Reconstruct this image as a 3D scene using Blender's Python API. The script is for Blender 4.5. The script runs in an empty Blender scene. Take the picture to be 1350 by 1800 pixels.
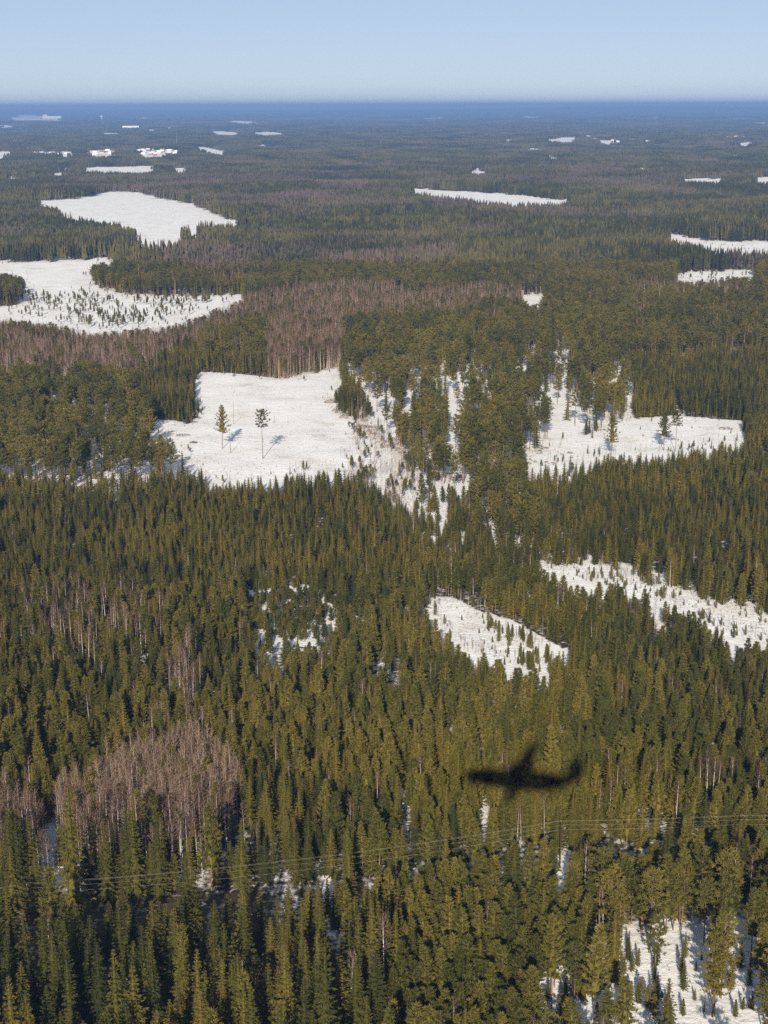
import bpy, math, random
import numpy as np
from mathutils import Vector, Matrix

# ------------------------------------------------------------------ camera, sky, sun, exposure
scene = bpy.context.scene
PW, PH = 1350.0, 1800.0            # size of the photograph in pixels
FPX = 2600.0                       # focal length in those pixels
HCAM = 165.0                       # flying height in metres
PITCH = math.atan(713.5 / FPX)
ROLL = 0.0036
f_ = np.array([0, math.cos(PITCH), -math.sin(PITCH)])
u0 = np.array([0, math.sin(PITCH), math.cos(PITCH)])
r0 = np.array([1.0, 0, 0])
u_ = u0 * math.cos(ROLL) + r0 * math.sin(ROLL)
r_ = r0 * math.cos(ROLL) - u0 * math.sin(ROLL)
CAM = np.array([0, 0, HCAM])

def unproject(px, py, z=0.0):
    d = f_ + r_ * ((px - PW / 2) / FPX) + u_ * ((PH / 2 - py) / FPX)
    t = (z - HCAM) / d[2]
    return CAM + d * t

def project(P):
    d = np.asarray(P, float) - CAM
    w = d @ f_
    w = np.where(np.abs(w) < 1e-6, 1e-6, w)
    return PW / 2 + FPX * (d @ r_) / w, PH / 2 - FPX * (d @ u_) / w

cam_data = bpy.data.cameras.new('camera')
cam_data.sensor_fit = 'VERTICAL'
cam_data.sensor_height = 36.0
cam_data.lens = FPX / PH * 36.0
cam_data.clip_start = 0.1
cam_data.clip_end = 120000.0
cam = bpy.data.objects.new('camera', cam_data)
scene.collection.objects.link(cam)
m = Matrix.Identity(4)
for i in range(3):
    m[i][0] = r_[i]; m[i][1] = u_[i]; m[i][2] = -f_[i]; m[i][3] = CAM[i]
cam.matrix_world = m
scene.camera = cam

ANTI = unproject(923, 1372) - CAM
ANTI = ANTI / np.linalg.norm(ANTI)          # direction the sunlight travels
SUN = -ANTI
SUN_EL = math.asin(SUN[2])
SUN_AZ = math.atan2(SUN[0], SUN[1])

world = bpy.data.worlds.new('World')
scene.world = world
world.use_nodes = True
wn = world.node_tree
bg = wn.nodes['Background']
sky = wn.nodes.new('ShaderNodeTexSky')
sky.sky_type = 'NISHITA'
sky.sun_disc = False
sky.sun_elevation = SUN_EL
sky.sun_rotation = SUN_AZ
sky.altitude = 165
sky.air_density = 0.62
sky.dust_density = 0.0
sky.ozone_density = 2.2
wb = wn.nodes.new('ShaderNodeMix'); wb.data_type = 'RGBA'; wb.blend_type = 'MULTIPLY'; wb.inputs[0].default_value = 1.0
wb.inputs[7].default_value = (0.90, 0.83, 0.91, 1)          # white balance of the picture
wn.links.new(sky.outputs[0], wb.inputs[6]); 
veil = wn.nodes.new('ShaderNodeMix'); veil.data_type = 'RGBA'; veil.inputs[0].default_value = 0.48
veil.inputs[7].default_value = (6.1, 7.4, 9.0, 1)            # thin milky veil over the whole sky
wn.links.new(wb.outputs[2], veil.inputs[6]); wn.links.new(veil.outputs[2], bg.inputs[0])
bg.inputs[1].default_value = 0.066

sun_data = bpy.data.lights.new('sun', 'SUN')
sun_data.energy = 5.0
sun_data.angle = math.radians(0.42)
sun_data.color = (1.0, 0.92, 0.79)
sun = bpy.data.objects.new('sun', sun_data)
scene.collection.objects.link(sun)
sun.rotation_euler = Vector(ANTI).to_track_quat('-Z', 'Y').to_euler()

vs = scene.view_settings
vs.view_transform = 'Standard'
vs.look = 'None'
vs.gamma = 1.0
vs.exposure = 0.42
vs.use_curve_mapping = False

cy = scene.cycles
cy.max_bounces = 2
cy.diffuse_bounces = 1
cy.glossy_bounces = 1
cy.transmission_bounces = 1
cy.volume_bounces = 0
cy.transparent_max_bounces = 4
cy.use_denoising = False
cy.caustics_reflective = False
cy.caustics_refractive = False
cy.use_adaptive_sampling = True
cy.adaptive_threshold = 0.02

# ------------------------------------------------------------------ helpers
RNG = np.random.default_rng(11)
C = scene.collection

def tag(o, label=None, cat=None, group=None, kind=None):
    if label: o['label'] = label
    if cat: o['category'] = cat
    if group: o['group'] = group
    if kind: o['kind'] = kind
    return o

def link(o):
    C.objects.link(o)
    return o

class MB:
    """Collects triangles and polygons with material numbers into one mesh."""
    def __init__(self):
        self.v = []; self.f = []; self.m = []; self.n = 0
    def add(self, verts, faces, mi=0):
        b = self.n
        self.v.extend([tuple(map(float, p)) for p in verts])
        self.n += len(verts)
        for fc in faces:
            self.f.append([b + i for i in fc]); self.m.append(mi)
    def tri(self, a, b, c, mi=0):
        self.v.extend((tuple(a), tuple(b), tuple(c)))
        self.f.append((self.n, self.n + 1, self.n + 2)); self.m.append(mi); self.n += 3
    def tube(self, pts, rad, sides=5, mi=0, cap=True):
        pts = [np.asarray(p, float) for p in pts]
        rings = []
        for i, p in enumerate(pts):
            a = pts[max(i - 1, 0)]; b = pts[min(i + 1, len(pts) - 1)]
            d = b - a; d = d / (np.linalg.norm(d) + 1e-9)
            ref = np.array([0, 0, 1.0]) if abs(d[2]) < 0.9 else np.array([1.0, 0, 0])
            s = np.cross(d, ref); s /= np.linalg.norm(s); t = np.cross(d, s)
            ring = []
            for k in range(sides):
                an = 2 * math.pi * k / sides
                ring.append(p + rad[i] * (math.cos(an) * s + math.sin(an) * t))
            rings.append(ring)
        b = self.n
        for ring in rings:
            self.v.extend([tuple(q) for q in ring])
        self.n += sides * len(rings)
        for i in range(len(rings) - 1):
            for k in range(sides):
                k2 = (k + 1) % sides
                self.f.append((b + i * sides + k, b + i * sides + k2, b + (i + 1) * sides + k2, b + (i + 1) * sides + k)); self.m.append(mi)
        if cap:
            self.f.append(tuple(b + k for k in range(sides))[::-1]); self.m.append(mi)
            self.f.append(tuple(b + (len(rings) - 1) * sides + k for k in range(sides))); self.m.append(mi)
    def box(self, c, s, rz=0.0, mi=0):
        cx, cy_, cz = c; hx, hy, hz = s[0] / 2, s[1] / 2, s[2] / 2
        P = []
        for dz in (-hz, hz):
            for dx, dy in ((-hx, -hy), (hx, -hy), (hx, hy), (-hx, hy)):
                P.append((cx + dx * math.cos(rz) - dy * math.sin(rz), cy_ + dx * math.sin(rz) + dy * math.cos(rz), cz + dz))
        self.add(P, [(3, 2, 1, 0), (4, 5, 6, 7), (0, 1, 5, 4), (1, 2, 6, 5), (2, 3, 7, 6), (3, 0, 4, 7)], mi)
    def merge(self, other, off=(0, 0, 0), rz=0.0, sc=1.0, mimap=None):
        V = np.array(other.v) * sc
        c, s = math.cos(rz), math.sin(rz)
        X = V[:, 0] * c - V[:, 1] * s + off[0]; Y = V[:, 0] * s + V[:, 1] * c + off[1]; Z = V[:, 2] + off[2]
        b = self.n
        self.v.extend(zip(X.tolist(), Y.tolist(), Z.tolist()))
        self.n += len(other.v)
        for fc, mi in zip(other.f, other.m):
            self.f.append([b + i for i in fc]); self.m.append(mi if mimap is None else mimap[mi])
    def mesh(self, name, mats, smooth=False):
        me = bpy.data.meshes.new(name)
        me.from_pydata(self.v, [], self.f)
        for mt in mats: me.materials.append(mt)
        if len(mats) > 1:
            me.polygons.foreach_set('material_index', self.m)
        if smooth:
            me.polygons.foreach_set('use_smooth', [True] * len(me.polygons))
        me.update()
        return me
    def build(self, name, mats, parent=None, smooth=False):
        if not isinstance(mats, (list, tuple)): mats = [mats]
        o = link(bpy.data.objects.new(name, self.mesh(name, mats, smooth)))
        if parent is not None: o.parent = parent
        return o

def empty(name, loc, rz=0.0):
    o = link(bpy.data.objects.new(name, None))
    o.location = [float(c) for c in loc]; o.rotation_euler = (0, 0, rz)
    return o

def vnoise(x, y, scale, seed=0):
    """Smooth value noise in 0..1 for arrays."""
    x = np.asarray(x, float) / scale; y = np.asarray(y, float) / scale
    xi = np.floor(x).astype(np.int64); yi = np.floor(y).astype(np.int64)
    fx = x - xi; fy = y - yi
    fx = fx * fx * (3 - 2 * fx); fy = fy * fy * (3 - 2 * fy)
    def h(a, b):
        n = (a * 374761393 + b * 668265263 + seed * 1442695041) & 0xFFFFFFFF
        n = ((n ^ (n >> 13)) * 1274126177) & 0xFFFFFFFF
        n = n ^ (n >> 16)
        return (n & 0xFFFF) / 65535.0
    return (h(xi, yi) * (1 - fx) + h(xi + 1, yi) * fx) * (1 - fy) + (h(xi, yi + 1) * (1 - fx) + h(xi + 1, yi + 1) * fx) * fy

def inpoly(px, py, poly):
    px = np.asarray(px); py = np.asarray(py)
    P = np.asarray(poly, float)
    out = np.zeros(px.shape, bool)
    sel = (px >= P[:, 0].min()) & (px <= P[:, 0].max()) & (py >= P[:, 1].min()) & (py <= P[:, 1].max())
    if not sel.any(): return out
    x = px[sel]; y = py[sel]; ins = np.zeros(x.shape, bool)
    n = len(P)
    for i in range(n):
        x1, y1 = P[i]; x2, y2 = P[(i + 1) % n]
        if y1 == y2: continue
        c = ((y1 > y) != (y2 > y)) & (x < (x2 - x1) * (y - y1) / (y2 - y1) + x1)
        ins ^= c
    out[sel] = ins
    return out

# ------------------------------------------------------------------ materials
def new_mat(name):
    mt = bpy.data.materials.new(name); mt.use_nodes = True
    nt = mt.node_tree
    return mt, nt, nt.nodes['Principled BSDF']

def ramp_mat(name, cols, rough=0.85, noise_scale=0.6, spec=0.15, use_random=True, amp=0.5, bump=None, world=None):
    """Colour from a ramp: per-object random value blended with a 3D noise."""
    mt, nt, b = new_mat(name)
    N = nt.nodes; L = nt.links
    tc = N.new('ShaderNodeTexCoord')
    nz = N.new('ShaderNodeTexNoise'); nz.inputs['Scale'].default_value = noise_scale; nz.inputs['Detail'].default_value = 2.0
    L.new(tc.outputs['Object'], nz.inputs['Vector'])
    val = nz.outputs['Fac']
    if use_random:
        oi = N.new('ShaderNodeObjectInfo')
        mx = N.new('ShaderNodeMix'); mx.data_type = 'FLOAT'; mx.inputs[0].default_value = amp
        L.new(nz.outputs['Fac'], mx.inputs[2]); L.new(oi.outputs['Random'], mx.inputs[3])
        val = mx.outputs[0]
    if world:
        ge = N.new('ShaderNodeNewGeometry'); wz = N.new('ShaderNodeTexNoise'); wz.inputs['Scale'].default_value = world; wz.inputs['Detail'].default_value = 3
        L.new(ge.outputs['Position'], wz.inputs['Vector'])
        ma = N.new('ShaderNodeMath'); ma.operation = 'MULTIPLY_ADD'; ma.inputs[1].default_value = 1.5; ma.inputs[2].default_value = -0.75
        L.new(wz.outputs['Fac'], ma.inputs[0])
        m2 = N.new('ShaderNodeMath'); m2.operation = 'ADD'; L.new(val, m2.inputs[0]); L.new(ma.outputs[0], m2.inputs[1]); val = m2.outputs[0]
    rp = N.new('ShaderNodeValToRGB')
    e = rp.color_ramp.elements
    while len(e) < len(cols): e.new(0.5)
    for i, c in enumerate(cols):
        e[i].position = 0.2 + 0.6 * i / max(1, len(cols) - 1); e[i].color = (*c, 1)
    L.new(val, rp.inputs[0]); L.new(rp.outputs[0], b.inputs['Base Color'])
    b.inputs['Roughness'].default_value = rough
    b.inputs['Specular IOR Level'].default_value = spec
    if bump:
        bn = N.new('ShaderNodeTexNoise'); bn.inputs['Scale'].default_value = bump[0]; bn.inputs['Detail'].default_value = 4
        L.new(tc.outputs['Object'], bn.inputs['Vector'])
        bp = N.new('ShaderNodeBump'); bp.inputs['Strength'].default_value = bump[1]; bp.inputs['Distance'].default_value = bump[2]
        L.new(bn.outputs['Fac'], bp.inputs['Height']); L.new(bp.outputs[0], b.inputs['Normal'])
    return mt

M = {}
M['spruce'] = ramp_mat('spruce_needles', [(0.038, 0.041, 0.008), (0.082, 0.073, 0.011), (0.132, 0.102, 0.016)], amp=.6, world=.018)
M['pine'] = ramp_mat('pine_needles', [(0.056, 0.058, 0.010), (0.104, 0.091, 0.014), (0.146, 0.115, 0.020)], amp=.6, world=.018)
M['cone'] = ramp_mat('spruce_cones', [(0.105, 0.068, 0.015), (0.15, 0.092, 0.020)])
M['sprucebark'] = ramp_mat('spruce_bark', [(0.09, 0.065, 0.05), (0.17, 0.13, 0.10)], noise_scale=2.0)
M['pinebark'] = ramp_mat('pine_bark', [(0.12, 0.085, 0.06), (0.26, 0.15, 0.085)], noise_scale=1.0)
M['birchbark'] = ramp_mat('birch_bark', [(0.22, 0.18, 0.15), (0.52, 0.46, 0.40), (0.62, 0.57, 0.52)], noise_scale=1.6)
M['aspenbark'] = ramp_mat('aspen_bark', [(0.24, 0.165, 0.115), (0.40, 0.29, 0.21), (0.54, 0.41, 0.32)], noise_scale=1.2)
M['twig'] = ramp_mat('birch_twigs', [(0.085, 0.045, 0.036), (0.140, 0.080, 0.060), (0.21, 0.135, 0.098)], world=.02)
M['aspentwig'] = ramp_mat('aspen_twigs', [(0.15, 0.096, 0.062), (0.23, 0.155, 0.10), (0.30, 0.21, 0.14)])
M['greywood'] = ramp_mat('grey_dead_wood', [(0.13, 0.10, 0.08), (0.25, 0.21, 0.17)], noise_scale=2.0)
M['brushwood'] = ramp_mat('brown_brushwood', [(0.07, 0.040, 0.028), (0.17, 0.10, 0.07)], noise_scale=2.0)
M['rock'] = ramp_mat('granite', [(0.13, 0.105, 0.09), (0.24, 0.20, 0.17), (0.30, 0.25, 0.21)], noise_scale=1.2, bump=(3.0, 0.6, 0.1))
M['polewood'] = ramp_mat('tarred_pole_wood', [(0.045, 0.028, 0.02), (0.09, 0.055, 0.035)], noise_scale=3.0)
M['farspruce'] = ramp_mat('distant_needles', [(0.022, 0.025, 0.008), (0.052, 0.048, 0.013), (0.102, 0.084, 0.028)], noise_scale=0.15, amp=.6, world=.005)
M['farbirch'] = ramp_mat('distant_bare_twigs', [(0.065, 0.046, 0.036), (0.125, 0.090, 0.070)], noise_scale=0.15, world=.005)

def plain(name, col, rough=0.7, metal=0.0, spec=0.3):
    return ramp_mat(name, [tuple(c * 0.88 for c in col), tuple(min(1, c * 1.06) for c in col)], rough=rough, noise_scale=1.5, spec=spec)
M['wire'] = plain('weathered_aluminium_wire', (0.32, 0.28, 0.22), 0.7)
M['porcelain'] = plain('insulator_porcelain', (0.35, 0.22, 0.14), 0.3)
M['snowroof'] = plain('snow_on_roof', (0.80, 0.80, 0.80), 0.8)
M['wall_yellow'] = plain('yellow_wall_paint', (0.62, 0.46, 0.22))
M['wall_white'] = plain('white_wall_paint', (0.74, 0.72, 0.68))
M['wall_red'] = plain('red_wall_paint', (0.30, 0.10, 0.07))
M['wall_beige'] = plain('beige_wall_paint', (0.55, 0.44, 0.34))
M['tileroof'] = plain('brown_roof_tiles', (0.16, 0.085, 0.06))
M['mast'] = plain('galvanised_steel', (0.40, 0.40, 0.42), 0.5)
M['paint'] = plain('white_aircraft_paint', (0.75, 0.75, 0.76), 0.35)
M['rubber'] = plain('dark_rubber', (0.03, 0.03, 0.03), 0.8)
M['glassdark'] = plain('dark_cabin_glass', (0.02, 0.025, 0.03), 0.1)

# snow: off-white with crust relief and wind ripples
mt, nt, b = new_mat('snow')
N = nt.nodes; L = nt.links
geo = N.new('ShaderNodeNewGeometry')
n1 = N.new('ShaderNodeTexNoise'); n1.inputs['Scale'].default_value = 0.045; n1.inputs['Detail'].default_value = 7
n2 = N.new('ShaderNodeTexNoise'); n2.inputs['Scale'].default_value = 0.55; n2.inputs['Detail'].default_value = 5; n2.inputs['Roughness'].default_value = 0.65
for q in (n1, n2): L.new(geo.outputs['Position'], q.inputs['Vector'])
rp = N.new('ShaderNodeValToRGB')
e_ = rp.color_ramp.elements; e_.new(0.46)
for q_, (po_, co_) in zip(e_, ((0.30, (0.60, 0.545, 0.47)), (0.43, (0.765, 0.725, 0.67)), (0.64, (0.845, 0.815, 0.77)))):
    q_.position = po_; q_.color = (*co_, 1)
n1.inputs['Roughness'].default_value = 0.62
L.new(n1.outputs['Fac'], rp.inputs[0])
at = N.new('ShaderNodeAttribute'); at.attribute_name = 'litter_shade'
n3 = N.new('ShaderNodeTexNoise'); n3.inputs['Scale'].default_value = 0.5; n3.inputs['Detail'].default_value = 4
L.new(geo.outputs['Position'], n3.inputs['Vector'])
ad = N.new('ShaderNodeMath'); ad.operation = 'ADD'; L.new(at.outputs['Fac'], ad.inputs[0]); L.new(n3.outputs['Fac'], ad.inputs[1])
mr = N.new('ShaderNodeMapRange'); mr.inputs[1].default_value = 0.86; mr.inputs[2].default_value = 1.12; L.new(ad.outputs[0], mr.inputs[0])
lr = N.new('ShaderNodeValToRGB'); lr.color_ramp.elements[0].color = (0.030, 0.022, 0.014, 1); lr.color_ramp.elements[1].color = (0.075, 0.055, 0.030, 1)  # dark forest floor colour, also painting in the shade between the trees
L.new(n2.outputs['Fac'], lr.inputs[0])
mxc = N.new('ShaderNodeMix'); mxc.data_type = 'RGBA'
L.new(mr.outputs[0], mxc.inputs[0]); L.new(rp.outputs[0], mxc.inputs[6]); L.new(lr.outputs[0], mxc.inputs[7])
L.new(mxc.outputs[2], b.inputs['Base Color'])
b.inputs['Roughness'].default_value = 0.75
b.inputs['Specular IOR Level'].default_value = 0.2
bp = N.new('ShaderNodeBump'); bp.inputs['Strength'].default_value = 0.42; bp.inputs['Distance'].default_value = 1.2
mp = N.new('ShaderNodeMapping'); mp.inputs['Rotation'].default_value = (0, 0, 0.6); mp.inputs['Scale'].default_value = (0.13, 0.2, 0.3)
L.new(geo.outputs['Position'], mp.inputs['Vector'])
n4 = N.new('ShaderNodeTexNoise'); n4.inputs['Scale'].default_value = 1.0; n4.inputs['Detail'].default_value = 3; n4.inputs['Distortion'].default_value = 0.6
L.new(mp.outputs[0], n4.inputs['Vector'])
sm = N.new('ShaderNodeMath'); sm.operation = 'MULTIPLY_ADD'; sm.inputs[1].default_value = 0.9
L.new(n4.outputs['Fac'], sm.inputs[0]); L.new(n2.outputs['Fac'], sm.inputs[2])
L.new(sm.outputs[0], bp.inputs['Height']); L.new(bp.outputs[0], b.inputs['Normal'])
M['snow'] = mt

# ------------------------------------------------------------------ the land
def land_z(x, y):
    x = np.asarray(x, float); y = np.asarray(y, float)
    d = np.hypot(x, y)
    near = (vnoise(x, y, 22, 3) - 0.5) * 0.7
    w = np.clip((d - 5500) / 14000, 0, 1)
    far = (vnoise(x, y, 2600, 5) * 0.6 + vnoise(x, y, 900, 6) * 0.4 - 0.42) * 85 * w
    w2 = np.clip((d - 24000) / 12000, 0, 1)
    ridge = (vnoise(x, y, 6000, 8) * 75 + vnoise(x, y, 2200, 9) * 35) * w2 + np.clip(x / 9000, -0.4, 1) * 25 * w2
    return near * np.clip(3 - d / 900, 0, 1) + far + ridge

radii = np.concatenate([np.linspace(120, 1100, 250), np.geomspace(1106, 47000, 240)])
ang = np.linspace(-0.62, 0.62, 220)
R, A = np.meshgrid(radii, ang, indexing='ij')
X = R * np.sin(A); Y = R * np.cos(A)
Z = land_z(X, Y)
nv, na = R.shape
verts = np.stack([X, Y, Z], -1).reshape(-1, 3)
ii, jj = np.meshgrid(np.arange(nv - 1), np.arange(na - 1), indexing='ij')
q = (ii * na + jj).ravel()
faces = np.stack([q, q + 1, q + na + 1, q + na], 1)[:, ::-1]
me = bpy.data.meshes.new('ground')
me.from_pydata(verts.tolist(), [], faces.tolist())
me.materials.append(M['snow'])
me.polygons.foreach_set('use_smooth', [True] * len(me.polygons))
ground = link(bpy.data.objects.new('ground', me))
tag(ground, 'snow covered ground between the trees', kind='structure')

# ------------------------------------------------------------------ where the open snow lies (outlines seen in the photograph, laid on the ground)
SNOW = [
 # clearing with the two tall pines
 [(345,655),(380,655),(430,658),(500,667),(560,655),(597,648),(601,672),(588,690),(573,706),(598,722),(624,738),(612,760),(630,786),(606,802),(612,824),(560,826),(480,832),(420,842),(360,848),(352,815),(318,785),(290,765),(262,742),(285,738),(330,745),(352,735),(350,700),(340,690)],
 # clearing on the right
 [(1010,767),(1060,757),(1100,737),(1180,731),(1240,735),(1310,740),(1308,768),(1280,778),(1200,790),(1130,795),(1090,795),(1050,800),(1010,812),(960,815),(922,828),(920,805),(960,792)],
 # diagonal bog on the right
 [(945,990),(1000,995),(1050,1000),(1100,1015),(1150,1030),(1200,1045),(1250,1058),(1300,1070),(1350,1085),(1400,1100),(1400,1142),(1350,1128),(1310,1122),(1260,1102),(1230,1082),(1180,1060),(1130,1038),(1060,1022),(1000,1016),(950,1004)],
 # field in the middle
 [(730,1050),(800,1050),(820,1062),(850,1090),(890,1115),(940,1140),(972,1156),(966,1174),(910,1172),(850,1150),(818,1146),(790,1116),(768,1086),(755,1065)],
 # frozen bog on the left
 [(-40,460),(60,462),(140,458),(200,452),(210,458),(165,465),(150,490),(180,510),(230,520),(300,522),(380,520),(428,518),(425,528),(385,540),(350,555),(300,572),(240,578),(170,585),(100,570),(30,562),(-40,555),(-40,545),(40,535),(60,520),(45,490),(-40,470)],
 # frozen lake
 [(52,353),(100,352),(165,345),(190,336),(240,338),(280,348),(330,358),(370,375),(385,385),(435,390),(415,395),(380,393),(330,400),(325,420),(290,428),(250,436),(232,428),(250,415),(240,395),(200,385),(110,378),(100,365)],
 [(710,331),(780,335),(880,341),(960,349),(1020,353),(990,357),(930,356),(905,362),(890,356),(830,350),(770,345)],
 [(1165,413),(1200,415),(1240,424),(1400,428),(1400,447),(1300,442),(1245,437),(1235,430),(1180,420)],
 [(1190,482),(1250,480),(1330,475),(1330,488),(1280,488),(1215,495),(1190,492)],
 [(915,521),(958,519),(950,533),(928,536)],
 [(1190,315),(1275,314),(1272,318),(1195,319)], [(1322,312),(1400,310),(1400,317),(1325,318)],
 [(142,299),(180,294),(275,293),(268,299),(200,301),(150,303)], [(300,297),(320,295),(334,300),(315,301)], [(88,305),(115,304),(113,308),(90,308)],
 [(-30,267),(26,267),(24,273),(-30,273)], [(55,267),(80,266),(82,275),(60,275)], [(345,259),(370,261),(406,268),(404,272),(375,267),(346,262)],
 [(362,231),(395,231),(426,235),(395,239)], [(440,234),(470,232),(505,235),(465,239)], [(392,215),(412,212),(450,214),(420,219)],
 [(10,208),(40,205),(75,205),(110,208),(108,213),(70,211),(20,212)],
 [(1100,665),(1110,665),(1114,735),(1104,738)], [(1184,690),(1190,688),(1196,728),(1186,730)],
 [(955,246),(1015,243),(1014,248),(960,250)], [(880,247),(905,245),(903,249),(882,250)], [(1270,240),(1290,240),(1288,245),(1272,245)], [(1050,247),(1085,249),(1075,253),(1052,251)], [(1300,252),(1325,252),(1322,258),(1302,258)], [(158,268),(200,267),(203,275),(165,276)], [(243,265),(275,264),(308,271),(300,276),(260,274)], [(100,270),(130,268),(132,273),(104,274)],
 # little openings nearer by
 [(64,1455),(98,1442),(104,1455),(82,1470)], [(704,1395),(714,1390),(717,1420),(710,1425)], [(979,1455),(995,1455),(992,1524),(982,1524)],
 [(572,1542),(586,1534),(586,1556),(577,1562)], [(840,1365),(847,1365),(847,1395),(840,1395)],
 [(1122,1690),(1140,1680),(1150,1740),(1130,1745)], [(1310,1720),(1325,1715),(1330,1765),(1312,1770)],
]
rdq = random.Random(41)
for k in range(34):      # fields, mires and yards far off
    cx_, cy_q = rdq.choice([rdq.uniform(0, 560), rdq.uniform(820, 1350), rdq.uniform(0, 1350)]), rdq.choice([rdq.uniform(196, 232), rdq.uniform(232, 276), rdq.uniform(276, 318)])
    w_q = rdq.uniform(7, 30); h_q = rdq.uniform(.8, 1.8)
    SNOW.append([(cx_ - w_q, cy_q), (cx_ - w_q * .3, cy_q - h_q), (cx_ + w_q * .5, cy_q - h_q * .6), (cx_ + w_q, cy_q + h_q * .4), (cx_, cy_q + h_q)])
# half-open ground: (outline, how much of the wood is missing)
OPEN = [
 ([(597,690),(640,715),(690,760),(740,790),(810,815),(840,850),(830,905),(790,928),(740,925),(700,880),(665,850),(640,820),(600,830)], 0.52),
 ([(700,820),(800,830),(930,800),(925,850),(900,930),(940,985),(880,985),(830,905),(760,930)], 0.45),
 ([(600,640),(1000,640),(1080,700),(1010,765),(920,800),(800,810),(700,760),(620,700)], 0.54),
 ([(920,660),(1000,650),(1000,760),(920,800)], 0.40),
 ([(0,650),(130,660),(200,700),(260,760),(330,830),(0,850)], 0.54),
 ([(430,1040),(530,1025),(600,1060),(598,1115),(560,1145),(500,1130),(455,1155),(425,1120)], 0.10),
 ([(620,1090),(700,1060),(740,1060),(790,1140),(740,1190),(640,1180)], 0.15),
 ([(880,960),(1000,970),(1180,1010),(1350,1070),(1350,1090),(1100,1020),(940,995)], 0.50),
 ([(820,1070),(900,1090),(1010,1150),(990,1210),(960,1180)], 0.55),
 ([(940,1790),(1060,1730),(1110,1645),(1175,1650),(1240,1705),(1400,1700),(1400,2000),(940,2000)], 0.70),
 ([(930,412),(1030,432),(1120,440),(1120,450),(1020,446),(930,424)], 0.70),
 ([(40,518),(130,512),(250,522),(345,540),(330,560),(200,585),(100,570),(40,552)], 0.55),
 ([(790,512),(860,505),(920,512),(920,522),(800,524)], 0.6),
 ([(140,266),(212,263),(215,277),(150,278)], 0.90), ([(236,262),(315,260),(322,275),(240,277)], 0.90), ([(80,265),(140,264),(140,276),(80,277)], 0.6),
 ([(970,240),(1350,236),(1400,258),(1200,262),(980,250)], 0.5),
 ([(20,202),(115,202),(115,214),(20,214)], 0.9),
 ([(480,1500),(610,1490),(620,1590),(480,1590)], 0.12),
 ([(830,1340),(860,1340),(860,1420),(830,1420)], 0.5),
]
# low growth only: nothing tall stands in or before these
LOWS = [[(440,1060),(480,1045),(525,1040),(585,1068),(592,1108),(560,1135),(500,1118),(458,1138),(436,1112)],
        [(606,770),(640,755),(690,800),(740,850),(790,880),(790,915),(745,915),(700,870),(660,845),(612,820)],
        [(640,1165),(700,1160),(705,1175),(650,1180)]]
# stands: (outline, kind); later entries win
STAND = [
 ([(-200,640),(1600,640),(1600,180),(-200,180)], 'pinemix'),
 ([(-200,850),(360,850),(480,838),(640,838),(690,900),(760,930),(870,950),(890,1010),(700,1040),(400,1050),(380,1080),(-200,1080)], 'plantation'),
 ([(930,830),(1100,800),(1310,785),(1600,740),(1600,1090),(1250,1050),(1000,985),(940,900)], 'plantation'),
 ([(1110,640),(1600,600),(1600,745),(1110,735)], 'plantation'),
 ([(600,640),(1110,540),(1110,735),(1010,770),(920,830),(940,980),(880,985),(830,900),(700,800)], 'pine'),
 ([(-200,690),(200,690),(262,740),(350,850),(-200,860)], 'pine'),
 ([(250,560),(350,600),(350,745),(262,745),(240,680)], 'plantation'),
 ([(-200,1570),(300,1575),(640,1545),(700,1800),(720,2400),(-400,2400)], 'old'),
 ([(640,1545),(860,1500),(1400,1470),(1700,2400),(720,2400),(700,1800)], 'bushypine'),
 ([(600,1200),(1100,1230),(1400,1330),(1400,1470),(860,1500),(640,1545)], 'bushypine'),
 ([(920,1700),(1110,1620),(1400,1620),(1500,2300),(920,2300)], 'tallpine'),
 ([(85,1442),(190,1405),(290,1360),(340,1325),(395,1380),(418,1430),(408,1472),(300,1488),(160,1488),(75,1468)], 'aspen'),
 ([(-100,1455),(80,1455),(160,1482),(300,1480),(420,1470),(400,1545),(250,1560),(-100,1590)], 'birchmix'),
 ([(20,1085),(140,1070),(300,1100),(280,1190),(100,1200),(20,1160)], 'faintbirch'),
 ([(280,1230),(330,1180),(360,1260),(330,1290)], 'birchmix'),
 ([(-100,585),(60,585),(160,602),(240,592),(330,577),(400,560),(440,537),(520,520),(600,512),(680,512),(720,532),(850,520),(930,527),(930,556),(850,558),(780,570),(640,580),(560,592),(420,590),(300,625),(270,660),(180,685),(-100,690)], 'purple'),
 ([(470,590),(600,585),(610,650),(560,658),(500,668),(470,660)], 'birchmix'),
 ([(600,745),(640,735),(690,775),(725,835),(745,900),(700,905),(650,862),(600,840)], 'brush'),
 ([(40,518),(130,512),(250,522),(345,540),(330,560),(200,585),(100,570),(40,552)], 'bogpine'),
 ([(820,1070),(900,1090),(1010,1150),(990,1210),(960,1180)], 'bogpine'),
 ([(430,1040),(530,1025),(600,1060),(598,1115),(560,1145),(500,1130),(455,1155),(425,1120)], 'youngpine'),
 ([(1040,1560),(1080,1560),(1085,1600),(1040,1600)], 'faintbirch'),
 ([(1150,1420),(1350,1400),(1350,1445),(1150,1450)], 'faintbirch'),
 ([(560,325),(645,325),(645,346),(560,346)], 'purple'), ([(760,360),(1000,365),(1000,385),(760,382)], 'birchfar'), ([(1000,305),(1100,300),(1100,315),(1000,318)], 'birchfar'),
 ([(560,460),(800,450),(800,470),(560,475)], 'birchfar'), ([(250,445),(440,450),(430,515),(360,515)], 'birchfar'),
 ([(1100,510),(1300,520),(1300,545),(1100,530)], 'birchfar'),
]
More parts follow.
